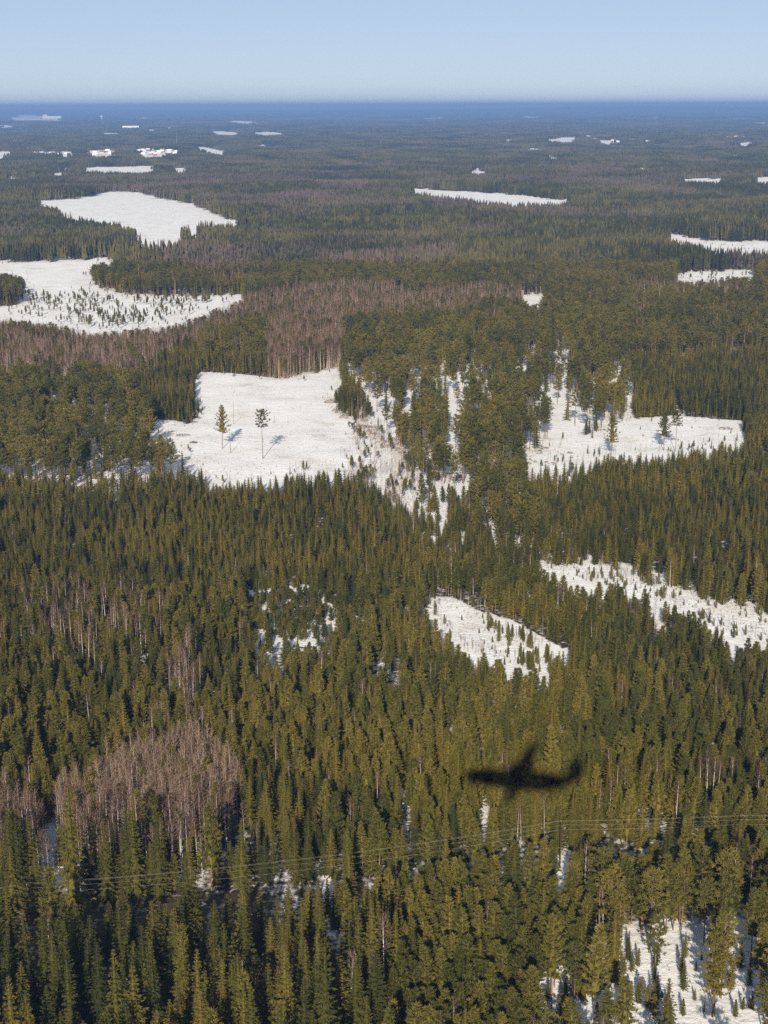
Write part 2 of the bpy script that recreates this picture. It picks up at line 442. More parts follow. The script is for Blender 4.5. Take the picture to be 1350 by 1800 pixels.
KINDS = ['mix', 'pinemix', 'plantation', 'pine', 'old', 'bushypine', 'tallpine', 'aspen', 'birchmix', 'purple', 'brush', 'bogpine', 'youngpine', 'birchfar', 'faintbirch']
#            keep on a 2 m grid, height range, shares of spruce / pine / birch / aspen
SPEC = {
 'mix':        (0.43, 8.5, 13.8, (0.54, 0.39, 0.07, 0.0)),
 'pinemix':    (0.26, 13.0, 18.0, (0.30, 0.62, 0.08, 0.0)),
 'plantation': (0.40, 7.8, 12.0, (0.93, 0.06, 0.01, 0.0)),
 'pine':       (0.24, 15.0, 20.5, (0.10, 0.88, 0.02, 0.0)),
 'old':        (0.17, 16.0, 25.0, (0.90, 0.04, 0.06, 0.0)),
 'bushypine':  (0.35, 10.0, 15.5, (0.24, 0.70, 0.06, 0.0)),
 'tallpine':   (0.24, 14.0, 19.0, (0.14, 0.82, 0.04, 0.0)),
 'aspen':      (0.78, 10.5, 14.0, (0.03, 0.01, 0.10, 0.86)),
 'birchmix':   (0.46, 11.0, 15.5, (0.15, 0.05, 0.80, 0.0)),
 'purple':     (0.42, 8.5, 14.0, (0.13, 0.09, 0.78, 0.0)),
 'brush':      (0.60, 2.5, 9.0, (0.02, 0.07, 0.51, 0.40)),
 'bogpine':    (0.16, 3.5, 9.0, (0.04, 0.94, 0.02, 0.0)),
 'youngpine':  (0.62, 2.5, 6.5, (0.08, 0.80, 0.12, 0.0)),
 'faintbirch': (0.44, 10.5, 15.5, (0.42, 0.18, 0.40, 0.0)),
 'birchfar':   (0.30, 12.0, 16.0, (0.25, 0.25, 0.50, 0.0)),
}

# needle fall and heath through thin snow in closed stands, doubling as painted shade
LITTER_SHADE = {'mix': .62, 'pinemix': .35, 'plantation': .62, 'pine': .10, 'old': .68, 'bushypine': .55, 'tallpine': .28, 'aspen': .45, 'birchmix': .45, 'purple': .35, 'brush': .2, 'bogpine': .0, 'youngpine': .3, 'birchfar': .2, 'faintbirch': .55}

# power line: poles and wire height
POLE_H = 11.0
pole_ground = [unproject(53, 1640), unproject(984, 1524), unproject(1303, 1512)]
d0 = pole_ground[0] - pole_ground[1]; pole_ground.insert(0, pole_ground[0] + d0 / np.linalg.norm(d0) * 110)
d1 = pole_ground[3] - pole_ground[2]; pole_ground.append(pole_ground[3] + d1 / np.linalg.norm(d1) * 100)

def seg_dist(x, y, a, b):
    ab = b[:2] - a[:2]; L2 = ab @ ab
    t = np.clip(((x - a[0]) * ab[0] + (y - a[1]) * ab[1]) / L2, 0, 1)
    return np.hypot(x - a[0] - t * ab[0], y - a[1] - t * ab[1])

def stand_of(px, py):
    k = np.zeros(px.shape, int)
    for poly, name in STAND:
        k[inpoly(px, py, poly)] = KINDS.index(name)
    return k

def openness(px, py, rough=None):
    o = np.zeros(px.shape)
    if rough is not None:
        px = px + rough[0]; py = py + rough[1]
    for poly, v in OPEN:
        o = np.maximum(o, inpoly(px, py, poly) * v)
    for poly in SNOW:
        o[inpoly(px, py, poly)] = 1.0
    return o

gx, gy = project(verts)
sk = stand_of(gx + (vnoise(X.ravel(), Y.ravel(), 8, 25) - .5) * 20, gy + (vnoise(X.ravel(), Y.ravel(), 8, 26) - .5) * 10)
lv = np.array([LITTER_SHADE[k] for k in KINDS])[sk]
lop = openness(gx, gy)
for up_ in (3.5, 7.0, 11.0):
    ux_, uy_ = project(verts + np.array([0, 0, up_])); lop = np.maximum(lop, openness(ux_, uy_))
lv = lv * (1 - np.clip(lop * 1.6, 0, 1)) * np.clip(2.2 - np.hypot(X.ravel(), Y.ravel()) / 1200, 0, 1)  # painted floor darkness fades out on open snow and far away
at_ = ground.data.attributes.new('litter_shade', 'FLOAT', 'POINT'); at_.data.foreach_set('value', lv.astype(np.float32))

LONE = []          # single trees placed by hand: kept clear of others

def scatter(dmin, dmax, cell, half, keep_scale=1.0, seed=1, only=None):
    rng = np.random.default_rng(seed)
    ys = np.arange(dmin, dmax, cell)
    pts = []
    for y in ys:
        w = half * y + 25
        xs = np.arange(-w, w, cell)
        pts.append(np.stack([xs, np.full(xs.shape, y)], 1))
    P = np.concatenate(pts)
    P += rng.uniform(-0.46, 0.46, P.shape) * cell
    x, y = P[:, 0], P[:, 1]
    z = land_z(x, y) - 0.15
    n = len(x)
    px, py = project(np.stack([x, y, z], 1))
    dist = np.hypot(x, y)
    # roughen stand borders by a few metres
    jx = (vnoise(x, y, 9, 21) - 0.5) * 14000 / dist; jy = (vnoise(x, y, 9, 22) - 0.5) * 5000 / dist
    kind = stand_of(px + jx, py + jy)
    keep = np.zeros(n); h0 = np.zeros(n); h1 = np.zeros(n); sh = np.zeros((n, 4))
    for i, k in enumerate(KINDS):
        s = kind == i
        a, b_, c_, d_ = SPEC[k]
        keep[s] = a; h0[s] = b_; h1[s] = c_; sh[s] = d_
    stand_n = vnoise(x, y, 45, 31) * 0.65 + vnoise(x, y, 17, 32) * 0.35
    ht = h0 + (h1 - h0) * np.clip(0.10 + 0.6 * stand_n + rng.normal(0, 0.30, n), -0.5, 1.5)
    ht = ht * np.where(rng.random(n) < 0.05, 1.22, 1.0) * np.where(rng.random(n) < 0.10, 0.68, 1.0)
    # stands differ in what grows: low noise favours spruce, high noise pine
    w = vnoise(x, y, 60, 41)
    mixed = (kind == 0) | (kind == 1) | (kind == 5)
    sh[mixed, 0] *= (1.7 - 1.4 * w[mixed]); sh[mixed, 1] *= (0.3 + 1.4 * w[mixed])
    bw = vnoise(x, y, 28, 43)
    sh[mixed, 2] *= np.where(bw[mixed] > 0.74, 4.0, 0.7)
    sh /= sh.sum(1, keepdims=True)
    cs = np.cumsum(sh, 1); r = rng.random(n)
    typ = (r[:, None] > cs).sum(1).clip(0, 3)
    ht = np.where(typ == 2, ht * 1.04, ht)
    if only is not None:
        keep = np.where(np.isin(kind, [KINDS.index(k) for k in only]), keep, 0)
    pk = np.isin(kind, [KINDS.index('pine')])
    lane = np.where(pk & (px > 560) & (vnoise(x / y * 700 / 7.0, y / 55.0, 1.0, 91) > 0.60), 0.18, 1.0)   # felling lanes through the pine stand
    keep = keep * lane
    ok = rng.random(n) < keep * keep_scale * np.where(kind == KINDS.index('old'), 0.85 + 0.4 * vnoise(x, y, 12, 51), 0.42 + 1.05 * vnoise(x, y, 12, 51))
    # a tree stays only where neither its foot nor its visible length stands before open snow
    idx = np.nonzero(ok)[0]
    op = np.zeros(len(idx))
    rx = (vnoise(x[idx], y[idx], 7, 23) + .5 * rng.random(len(idx)) - .75) * 6500 / dist[idx]; ry = (vnoise(x[idx], y[idx], 7, 24) + .5 * rng.random(len(idx)) - .75) * 2600 / dist[idx]
    foot_open = openness(px[idx], py[idx], (rx, ry))
    for fr in (0.2, 0.4, 0.6, 0.8, 0.96):
        qx, qy = project(np.stack([x[idx], y[idx], z[idx] + ht[idx] * fr], 1))
        o = openness(qx, qy, (rx, ry))
        op = np.maximum(op, np.where(o >= 1, 1.0, o * 0.45))
    for poly in LOWS:
        hit = np.zeros(len(idx), bool)
        for fr in (0, .3, .6, .9):
            qx, qy = project(np.stack([x[idx], y[idx], z[idx] + ht[idx] * fr], 1))
            hit |= inpoly(qx + rx, qy + ry, poly)
        op = np.where(hit & (ht[idx] > 8.0) & (rng.random(len(idx)) < .93), 1.0, op)
    op = np.maximum(op, foot_open)
    k2 = rng.random(len(idx)) >= op
    idx = idx[k2]
    if dmin < 600:
        # the cut strip under the wires, and no crown high enough in front to hide them
        xi, yi = x[idx], y[idx]
        dl = np.min([seg_dist(xi, yi, pole_ground[i], pole_ground[i + 1]) for i in range(len(pole_ground) - 1)], 0)
        good = dl > 4.4
        idx = idx[good]
        wl = np.array([(0, 1584), (250, 1562), (640, 1518), (860, 1482), (985, 1458), (1150, 1452), (1350, 1446)], float)
        tx, ty = project(np.stack([x[idx], y[idx], z[idx] + ht[idx]], 1))
        wy = np.interp(tx, wl[:, 0], wl[:, 1])
        front = (py[idx] > wy + 40)
        pxm = (py[idx] - ty) / ht[idx]
        lim = (py[idx] - wy - 14 - rng.uniform(-8, 20, len(idx))) / pxm
        ht[idx] = np.where(front & (ht[idx] > lim) & (rng.random(len(idx)) < 0.9), np.maximum(lim, 4.0), ht[idx])
    for (lx, ly, lr) in LONE:
        idx = idx[np.hypot(x[idx] - lx, y[idx] - ly) > lr]
    return x[idx], y[idx], z[idx], ht[idx], typ[idx], kind[idx], px[idx], py[idx]

# ------------------------------------------------------------------ trees
def rot_dir(az, el):
    return np.array([math.cos(el) * math.cos(az), math.cos(el) * math.sin(az), math.sin(el)])

def spray(mb, p, az, el, ln, wd, roll, mi=0):
    """one needle spray: a narrow triangle leaving p"""
    ca, sa, ce, se = math.cos(az), math.sin(az), math.cos(el), math.sin(el)
    dx, dy, dz = ce * ca, ce * sa, se
    sx, sy = -sa, ca
    ux, uy, uz = -se * ca, -se * sa, ce
    cr, sr = math.cos(roll) * wd, math.sin(roll) * wd
    wx, wy, wz = sx * cr + ux * sr, sy * cr + uy * sr, uz * sr
    x, y, z = p
    mb.tri((x - wx, y - wy, z - wz), (x + wx, y + wy, z + wz), (x + dx * ln, y + dy * ln, z + dz * ln), mi)

def make_spruce(seed, h=16.0, rad=2.1, dense=1.0, step=0.52, fat=1.0, cones=0.0, low=0.06):
    rd = random.Random(seed)
    tr = MB(); cr = MB()
    lean = (rd.uniform(-.012, .012) * h, rd.uniform(-.012, .012) * h)
    tr.tube([(0, 0, -0.4), (lean[0] * .4, lean[1] * .4, h * .4), (lean[0], lean[1], h * 0.985)], [h * 0.0095, h * 0.0065, h * 0.0012], 6)
    z = h * low
    side = [rd.uniform(.82, 1.12) for _ in range(8)]
    while z < h * 0.99:
        t = z / h
        prof = (1 - t) ** 0.92 * (0.70 + 0.30 * min(1, t / 0.15))
        Lb = rad * prof * 1.12 + 0.08
        n = max(3, int(round((5.6 + 1.5 * (1 - t)) * dense)))
        a0 = rd.uniform(0, 6.28)
        cx, cy_ = lean[0] * t, lean[1] * t
        for k in range(n):
            az = a0 + 6.283 * k / n + rd.uniform(-.35, .35)
            L_ = Lb * rd.uniform(.62, 1.16) * side[int((az % 6.283) / 6.284 * 8)]
            el = -0.42 * (1 - t) + 0.55 * t ** 3 + rd.uniform(-.14, .14)
            ns = max(2, int(round(L_ / 0.36 * dense)))
            ca, sa = math.cos(az), math.sin(az)
            for j in range(ns):
                s = (j + rd.uniform(.35, 1.0)) / ns
                zz = z + math.sin(el) * L_ * s + 0.22 * L_ * s * s * (1 - t)
                p = (cx + ca * L_ * s * .96, cy_ + sa * L_ * s * .96, zz)
                ln = (0.40 + 0.30 * (1 - s)) * fat * (0.34 + 0.66 * min(1, Lb / 1.5)); wd = 0.115 * fat * (0.6 + 0.4 * min(1, Lb / 1.5))
                mi = 1 if (cones and t > 0.66 and rd.random() < cones) else 0
                for sg in (-1, 1):
                    spray(cr, p, az + sg * rd.uniform(.35, .95), el * .5 + rd.uniform(-.45, .1), ln, wd, rd.uniform(-.6, .6), mi)
                spray(cr, p, az + rd.uniform(-.25, .25), el + rd.uniform(-.1, .35), ln * .9, wd, rd.uniform(-1.2, 1.2), mi)
                if rd.random() < .55 * dense:   # hanging twigs under the branch
                    spray(cr, p, az + rd.uniform(-1, 1), -1.15 + rd.uniform(-.3, .3), ln * .75, wd * .9, rd.uniform(-1.5, 1.5), mi)
        z += step * rd.uniform(.8, 1.2) * (0.75 + 0.4 * (1 - t)) / (0.6 + 0.4 * dense)
    # the shaded inner twigs round the stem
    q = []
    for lv in (low + .02, .35, .65, .93):
        for k in range(6):
            a = k * 1.047
            rr = rad * 0.30 * (1 - lv) * rd.uniform(.8, 1.2) + .04
            q.append((lean[0] * lv + rr * math.cos(a), lean[1] * lv + rr * math.sin(a), h * lv))
    cr.add(q, [(i * 6 + k, i * 6 + (k + 1) % 6, (i + 1) * 6 + (k + 1) % 6, (i + 1) * 6 + k) for i in range(3) for k in range(6)], 0)
    return tr, cr

def make_pine(seed, h=16.0, rad=1.9, base=0.4, style='cone', dense=1.0, fat=1.0):
    rd = random.Random(seed)
    tr = MB(); cr = MB()
    b1 = (rd.uniform(-.018, .018) * h, rd.uniform(-.018, .018) * h); b2 = (rd.uniform(-.025, .025) * h, rd.uniform(-.025, .025) * h)
    def stem(t):
        if t < .5: return np.array([b1[0] * t * 2, b1[1] * t * 2, h * t])
        s = (t - .5) * 2
        return np.array([b1[0] + (b2[0] - b1[0]) * s, b1[1] + (b2[1] - b1[1]) * s, h * t])
    tr.tube([stem(0) - np.array([0, 0, .4]), stem(.25), stem(.5), stem(.75), stem(.97)], [h * .0095, h * .0078, h * .0062, h * .0042, h * .001], 6)
    nb = int((54 if style == 'cone' else 36) * (1 - base) / .6 * (0.55 + .45 * dense)) + 6
    for i in range(nb):
        t = base + (1 - base) * ((i + rd.random()) / nb) ** (0.95)
        u = (t - base) / (1 - base)
        if style == 'cone':
            prof = (1 - u) ** 0.80 * (0.55 + .45 * min(1, u / .16)) + .05
        else:
            prof = math.sqrt(max(0, 1 - (2 * u - .85) ** 2 / 1.35)) * .95 + .04
        L_ = rad * prof * rd.uniform(.65, 1.15)
        az = i * 2.4 + rd.uniform(-.5, .5)
        el = (0.10 + .75 * u) + rd.uniform(-.15, .2) if style == 'cone' else (-.12 + .8 * u + rd.uniform(-.25, .2))
        p0 = stem(t)
        tip = p0 + rot_dir(az, el) * L_ + np.array([0, 0, .12 * L_])
        if L_ > .6:
            tr.tube([p0, (p0 + tip) / 2 - np.array([0, 0, .05]), tip], [.035 + .012 * L_, .026, .01], 3, cap=False)
        ncl = max(1, int(round(L_ / .62)))
        for c in range(ncl):
            s = 1 - c * .33 - rd.uniform(0, .12)
            if s < .25: break
            pc = p0 + (tip - p0) * s + np.array([rd.uniform(-.22, .22), rd.uniform(-.22, .22), rd.uniform(-.05, .15)]) * (L_ * .4 + .3)
            nn = int(13 * dense)
            for k in range(nn):
                a2 = az + rd.gauss(0, .62 if style == 'cone' else .95); e2 = rd.gauss(.72 if style == 'cone' else .55, .32 if style == 'cone' else .45)
                spray(cr, pc + np.array([rd.uniform(-.24, .24), rd.uniform(-.24, .24), rd.uniform(-.2, .12)]) * fat, a2, e2, rd.uniform(.42, .80) * fat, .098 * fat, rd.uniform(-1.3, 1.3))
    if style == 'cone':      # shaded inner twigs round the stem
        q = []
        for lv in (base + .04, base + .35 * (1 - base), base + .68 * (1 - base), .94):
            u = (lv - base) / (1 - base); c0 = stem(lv)
            for k in range(6):
                rr = rad * .30 * (1 - u) * rd.uniform(.75, 1.25) + .04
                q.append((c0[0] + rr * math.cos(k * 1.047), c0[1] + rr * math.sin(k * 1.047), c0[2]))
        cr.add(q, [(i * 6 + k, i * 6 + (k + 1) % 6, (i + 1) * 6 + (k + 1) % 6, (i + 1) * 6 + k) for i in range(3) for k in range(6)], 0)
    top = stem(.985)
    for k in range(int(16 * dense)):
        spray(cr, top + np.array([rd.uniform(-.12, .12), rd.uniform(-.12, .12), rd.uniform(-.7, 0)]), rd.uniform(0, 6.28), rd.uniform(.3, 1.3), .5 * fat, .09 * fat, rd.uniform(-1.5, 1.5))
    return tr, cr

def make_birch(seed, h=15.0, rad=1.7, base=.35, nb=26, twigs=11, tw=.028, slender=False, thick=1.0):
    rd = random.Random(seed)
    tr = MB(); cr = MB()
    b = (rd.uniform(-.03, .03) * h, rd.uniform(-.03, .03) * h)
    def stem(t): return np.array([b[0] * t * t, b[1] * t * t, h * t])
    tr.tube([stem(0) - np.array([0, 0, .4]), stem(.3), stem(.6), stem(.97)], [h * .0075 * thick, h * .006 * thick, h * .0042 * thick, .012], 5)
    for i in range(nb):
        t = base + (.97 - base) * (i + rd.random()) / nb
        u = (t - base) / (1 - base)
        L_ = rad * (1.05 - .75 * u) * rd.uniform(.7, 1.15) * (min(1, .5 + u * 2)) + .25
        az = i * 2.4 + rd.uniform(-.5, .5)
        el = rd.uniform(.75, 1.2) if not slender else rd.uniform(.95, 1.3)
        p0 = stem(t); d = rot_dir(az, el)
        tip = p0 + d * L_ * 1.25
        cr.tube([p0, p0 + d * L_ * .6, tip], [.034, .022, .008], 3, cap=False)
        for k in range(twigs):
            s = rd.uniform(.3, 1.0)
            p = p0 + (tip - p0) * s
            spray(cr, p, az + rd.gauss(0, .9), rd.gauss(.75, .45), rd.uniform(.5, 1.05), tw, rd.uniform(-1.5, 1.5))
    for k in range(twigs):
        spray(cr, stem(rd.uniform(.86, .97)), rd.uniform(0, 6.28), rd.uniform(.7, 1.4), rd.uniform(.4, .8), tw, rd.uniform(-1.5, 1.5))
    return tr, cr

class Shape:
    """one tree form: separate trunk and crown meshes for single trees, a joined one for the mass"""
    def __init__(self, name, pair, h, barks, crowns):
        tr, cr = pair
        self.h = h
        self.trunk = tr.mesh(name + '_trunk', [barks]); self.crown = cr.mesh(name + '_crown', crowns)
        j = MB(); j.merge(tr); j.merge(cr, mimap=[1, 2, 3])
        self.joined = j.mesh(name + '_whole', [barks] + crowns)

def shapes(kind):
    out = []
    if kind == 'spruce_near':
        for i in range(7):
            rad = [2.7, 3.0, 2.35, 3.3, 2.8, 2.5, 3.1][i]
            out.append(Shape('spruce', make_spruce(100 + i, 16, rad, 1.0, .66, 1.08, cones=[.0, .45, .0, .25, .6, 0, 0][i]), 16, M['sprucebark'], [M['spruce'], M['cone']]))
    if kind == 'pine_near':
        for i in range(7):
            st = ['cone', 'cone', 'cone', 'round', 'cone', 'round', 'cone'][i]
            out.append(Shape('pine', make_pine(200 + i, 16, [2.6, 2.8, 2.35, 2.4, 2.75, 2.3, 2.45][i], [.10, .16, .25, .5, .08, .45, .34][i], st, 1.0, 1.1), 16, M['pinebark'], [M['pine']]))
    if kind == 'birch_near':
        for i in range(4):
            out.append(Shape('birch', make_birch(300 + i, 15, [1.5, 1.8, 1.35, 1.6][i], [.52, .46, .6, .55][i], 22, 9, .024, False, 1.15), 15, M['birchbark'], [M['twig']]))
    if kind == 'aspen_near':
        for i in range(4):
            out.append(Shape('aspen', make_birch(400 + i, 13, [.8, .95, .7, .85][i], [.46, .4, .52, .5][i], 18, 7, .026, True, 1.3), 13, M['aspenbark'], [M['aspentwig']]))
    if kind == 'spruce_mid':
        for i in range(5):
            out.append(Shape('spruce_mid', make_spruce(500 + i, 16, [2.75, 3.1, 2.9, 2.5, 3.3][i], .62, 1.0, 1.75), 16, M['sprucebark'], [M['spruce'], M['cone']]))
    if kind == 'pine_mid':
        for i in range(5):
            st = ['round', 'cone', 'round', 'cone', 'round'][i]
            out.append(Shape('pine_mid', make_pine(600 + i, 16, [2.3, 2.2, 2.4, 2.1, 2.2][i], [.5, .28, .55, .38, .46][i], st, .62, 1.6), 16, M['pinebark'], [M['pine']]))
    if kind == 'birch_mid':
        for i in range(4):
            out.append(Shape('birch_mid', make_birch(700 + i, 15, [1.7, 2.0, 1.5, 1.8][i], .4, 15, 6, .05, False, 1.5), 15, M['aspenbark'], [M['twig']]))
    return out

def source_collection(name, meshes):
    col = bpy.data.collections.new(name)
    for i, me in enumerate(meshes):
        o = bpy.data.objects.new('%s_%03d' % (name, i), me)
        col.objects.link(o)
    return col

def mass(name, label, cat, col, pos, rotz, scl, vid):
    """many trees as one object: points that carry a copy of a tree form each"""
    me = bpy.data.meshes.new(name + '_points')
    me.vertices.add(len(pos))
    me.vertices.foreach_set('co', np.asarray(pos, np.float32).ravel())
    a = me.attributes.new('rot', 'FLOAT_VECTOR', 'POINT')
    rv = np.zeros((len(pos), 3), np.float32); rv[:, 2] = rotz
    a.data.foreach_set('vector', rv.ravel())
    a = me.attributes.new('scl', 'FLOAT_VECTOR', 'POINT'); a.data.foreach_set('vector', np.asarray(scl, np.float32).ravel())
    a = me.attributes.new('vid', 'INT', 'POINT'); a.data.foreach_set('value', np.asarray(vid, np.int32))
    o = link(bpy.data.objects.new(name, me))
    ng = bpy.data.node_groups.new(name + '_nodes', 'GeometryNodeTree')
    ng.interface.new_socket('Geometry', in_out='INPUT', socket_type='NodeSocketGeometry')
    ng.interface.new_socket('Geometry', in_out='OUTPUT', socket_type='NodeSocketGeometry')
    nd = ng.nodes
    gi = nd.new('NodeGroupInput'); go = nd.new('NodeGroupOutput')
    ci = nd.new('GeometryNodeCollectionInfo')
    ci.inputs['Collection'].default_value = col
    ci.inputs['Separate Children'].default_value = True
    ci.inputs['Reset Children'].default_value = True
    ip = nd.new('GeometryNodeInstanceOnPoints')
    ip.inputs['Pick Instance'].default_value = True
    def attr(nm, ty):
        q = nd.new('GeometryNodeInputNamedAttribute'); q.data_type = ty; q.inputs['Name'].default_value = nm
        return [s for s in q.outputs if s.enabled and s.name == 'Attribute'][0]
    lk = ng.links
    lk.new(gi.outputs[0], ip.inputs['Points']); lk.new(ci.outputs[0], ip.inputs['Instance'])
    lk.new(attr('vid', 'INT'), ip.inputs['Instance Index'])
    lk.new(attr('rot', 'FLOAT_VECTOR'), ip.inputs['Rotation'])
    lk.new(attr('scl', 'FLOAT_VECTOR'), ip.inputs['Scale'])
    lk.new(ip.outputs[0], go.inputs[0])
    md = o.modifiers.new('trees', 'NODES'); md.node_group = ng
    tag(o, label, cat, kind='stuff')
    return o

def single_tree(name, sh, loc, rz, sc, label, group, cat='tree'):
    e = empty(name, loc, rz); e.scale = sc
    for pn, me_ in (('trunk', sh.trunk), ('crown', sh.crown)):
        o = link(bpy.data.objects.new(pn, me_)); o.parent = e
    tag(e, label, cat, group)
    return e

NEAR = {0: shapes('spruce_near'), 1: shapes('pine_near'), 2: shapes('birch_near'), 3: shapes('aspen_near')}
MID = {0: shapes('spruce_mid'), 1: shapes('pine_mid'), 2: shapes('birch_mid')}
MID[3] = MID[2]

# tall pines and bare snags that stand alone on the clearings (pixel of the foot, height in pixels)
def lone(px, py, hp):
    g = unproject(px, py); d = np.linalg.norm(g - CAM)
    dep = math.asin(HCAM / d)
    return g, hp * d / FPX / math.cos(dep)
lone_pines = [
 (391, 788, 74, 'layered', 'tall layered pine on the clearing, the one farther from the forest edge below'),
 (462, 806, 82, 'flat', 'tall pine with a bare trunk and small round top on the clearing'),
 (1074, 806, 74, 'layered', 'lone slim pine at the near edge of the clearing behind the spruce plantation'),
 (1167, 792, 66, 'layered', 'left one of two pines standing close together on the snow clearing'),
 (1187, 794, 68, 'flat', 'right one of two pines standing close together on the snow clearing'),
]
for k, (px, py, hp, st, lab) in enumerate(lone_pines):
    g, h = lone(px, py, hp)
    if st == 'layered':
        pr = make_pine(900 + k, h, h * .215, .36, 'cone', .95, 1.3)
    else:
        pr = make_pine(900 + k, h, h * .175, .66, 'round', 1.5, 1.25)
    sh = Shape('lone_pine', pr, h, M['pinebark'], [M['pine']])
    single_tree('pine_tree', sh, (g[0], g[1], float(land_z(g[0], g[1])) - .1), 0.0, (1, 1, 1), lab, None)
    LONE.append((g[0], g[1], 6.0))

for g in (pole_ground[1], pole_ground[2]):       # the strip below the wires is kept clear round these poles
    for k in range(7):
        LONE.append((g[0] * (1 - k * 4.0 / g[1]), g[1] - k * 4.0, 2.6))
# near and middle wood: every tree is a copy of one form
parts_ = [scatter(172, 1500, 2.0, 0.292, 1.0, 1)]
parts_.append(scatter(280, 480, 0.98, 0.292, 1.0, 2, ['aspen']))
parts_.append(scatter(280, 1500, 1.7, 0.292, 1.0, 3, ['birchmix', 'brush', 'purple']))
# small pines and spruces out on the open bogs and along clearing edges: outline, number, heights, share of pine
for si, (poly, num, ha, hb, psh) in enumerate([
    ([(60,520),(130,513),(250,523),(345,540),(330,558),(200,583),(100,568),(40,552)], 460, 3.0, 8.0, .95),
    ([(150,500),(300,523),(420,520),(380,538),(250,575),(120,566),(0,556),(60,515)], 110, 2.5, 5.5, .95),
    ([(300,522),(370,520),(372,532),(310,540)], 45, 4.0, 7.0, .9),
    ([(840,1085),(900,1112),(975,1158),(985,1190),(930,1190),(885,1150)], 48, 1.5, 6.0, .95),
    ([(735,1052),(815,1060),(890,1115),(960,1180),(850,1160),(790,1110)], 22, .8, 2.5, .9),
    ([(945,985),(1060,998),(1200,1040),(1350,1083),(1350,1100),(1180,1060),(1000,1022)], 55, .8, 3.5, .9),
    ([(1200,1070),(1260,1095),(1350,1120),(1350,1146),(1270,1125)], 12, 1.5, 5.5, .3),
    ([(600,700),(660,720),(720,780),(800,820),(820,900),(760,925),(700,870),(640,800)], 25, 1.5, 6.0, .9),
    ([(930,1745),(1110,1660),(1350,1700),(1350,1800),(930,1800)], 70, 2.0, 7.0, .6),
    ([(1020,770),(1100,740),(1300,742),(1300,770),(1100,792)], 12, 1.0, 2.5, .5),
    ([(1190,480),(1330,474),(1330,490),(1200,495)], 25, 3.0, 7.0, .6), ([(1170,413),(1350,426),(1350,445),(1240,436)], 25, 2.0, 5.0, .6)]):
    rs = np.random.default_rng(500 + si); Pp = np.array(poly, float)
    qx = rs.uniform(Pp[:, 0].min(), Pp[:, 0].max(), num * 6); qy = rs.uniform(Pp[:, 1].min(), Pp[:, 1].max(), num * 6)
    ins = np.nonzero(inpoly(qx, qy, Pp))[0][:num]; qx = qx[ins]; qy = qy[ins]
    if si == 0:
        cl = vnoise(qx, qy * 2.2, 14, 95) > .42; qx = qx[cl]; qy = qy[cl]
    G = np.array([unproject(a_, b_) for a_, b_ in zip(qx, qy)])
    gz_ = land_z(G[:, 0], G[:, 1]) - .1
    parts_.append((G[:, 0], G[:, 1], gz_, rs.uniform(ha, hb, len(qx)), np.where(rs.random(len(qx)) < psh, 1, 0), np.full(len(qx), KINDS.index('bogpine')), qx, qy))
rs = np.random.default_rng(640)
for poly, per in ((SNOW[0], 3.0), (SNOW[1], 3.4), (SNOW[2], 3.4), (SNOW[3], 3.2), (SNOW[4], 3.0), (SNOW[8], 3.0)):      # scrub along the edges of the clearings
    Pp = np.array(poly, float)
    for k in range(len(Pp)):
        a_, b_ = Pp[k], Pp[(k + 1) % len(Pp)]
        nn = int(np.hypot(*(b_ - a_)) / per) + 1
        t_ = rs.random(nn)[:, None]; Q = a_ + (b_ - a_) * t_ + np.stack([rs.normal(0, 7, nn), rs.normal(0, 3.5, nn)], 1)
        Q = Q[(Q[:, 0] > -60) & (Q[:, 0] < 1410)]
        if not len(Q): continue
        G = np.array([unproject(u__, v__) for u__, v__ in Q])
        parts_.append((G[:, 0], G[:, 1], land_z(G[:, 0], G[:, 1]) - .1, rs.uniform(1.2, 5.5, len(Q)), rs.choice([0, 1, 2, 3], len(Q), p=[.05, .13, .48, .34]), np.full(len(Q), KINDS.index('bogpine')), Q[:, 0], Q[:, 1]))
x, y, z, ht, typ, kind, px, py = [np.concatenate(c_) for c_ in zip(*parts_)]
dist = np.hypot(x, y)
tx, ty = project(np.stack([x, y, z + ht], 1))
hpx = py - ty
inview = (px > -25) & (px < PW + 25) & (ty < PH - 25) & (py > 0)
rng = np.random.default_rng(77)
rz = rng.uniform(0, 6.283, len(x)); wob = rng.uniform(.88, 1.14, len(x)); vr = rng.random(len(x))
BOG = KINDS.index('bogpine')
def variant(t, i, near):
    if t == 1:
        high = KINDS[kind[i]] in ('pine', 'tallpine', 'pinemix')
        c = ((3, 5, 6, 2, 3) if high else (0, 1, 2, 4, 6)) if near else ((0, 2, 4, 3, 2) if high else (1, 3, 1, 3, 4))
        return c[int(vr[i] * 5)]
    return int(vr[i] * len((NEAR if near else MID)[t]))
NAMES = {0: 'spruce', 1: 'pine', 2: 'birch', 3: 'aspen'}
MASS_LABEL = {0: 'dense mass of dark green spruces covering the snowy land', 1: 'mass of olive green pines covering the snowy land',
              2: 'mass of bare birches with purplish brown twigs in the wood', 3: 'mass of slim bare aspens in a pale brown stand'}

def place_words(px_, py_):
    wl = np.interp(px_, [0, 250, 640, 860, 985, 1350], [1640, 1620, 1580, 1550, 1524, 1512])
    c = ['by the left border', 'at middle left', 'in the middle', 'at middle right', 'by the right border'][int(min(4, max(0, px_ / 270)))]
    if py_ > 1790: return 'cut by the bottom edge ' + c
    return ('in front of the power line ' if py_ > wl else 'behind the power line ') + c
PLURAL = {0: 'spruces', 1: 'pines', 2: 'birches', 3: 'aspens'}
CONED = {1, 3, 4}
LOOK = {0: 'olive spruce', 1: 'olive pine', 2: 'bare white trunked birch', 3: 'slim bare aspen'}

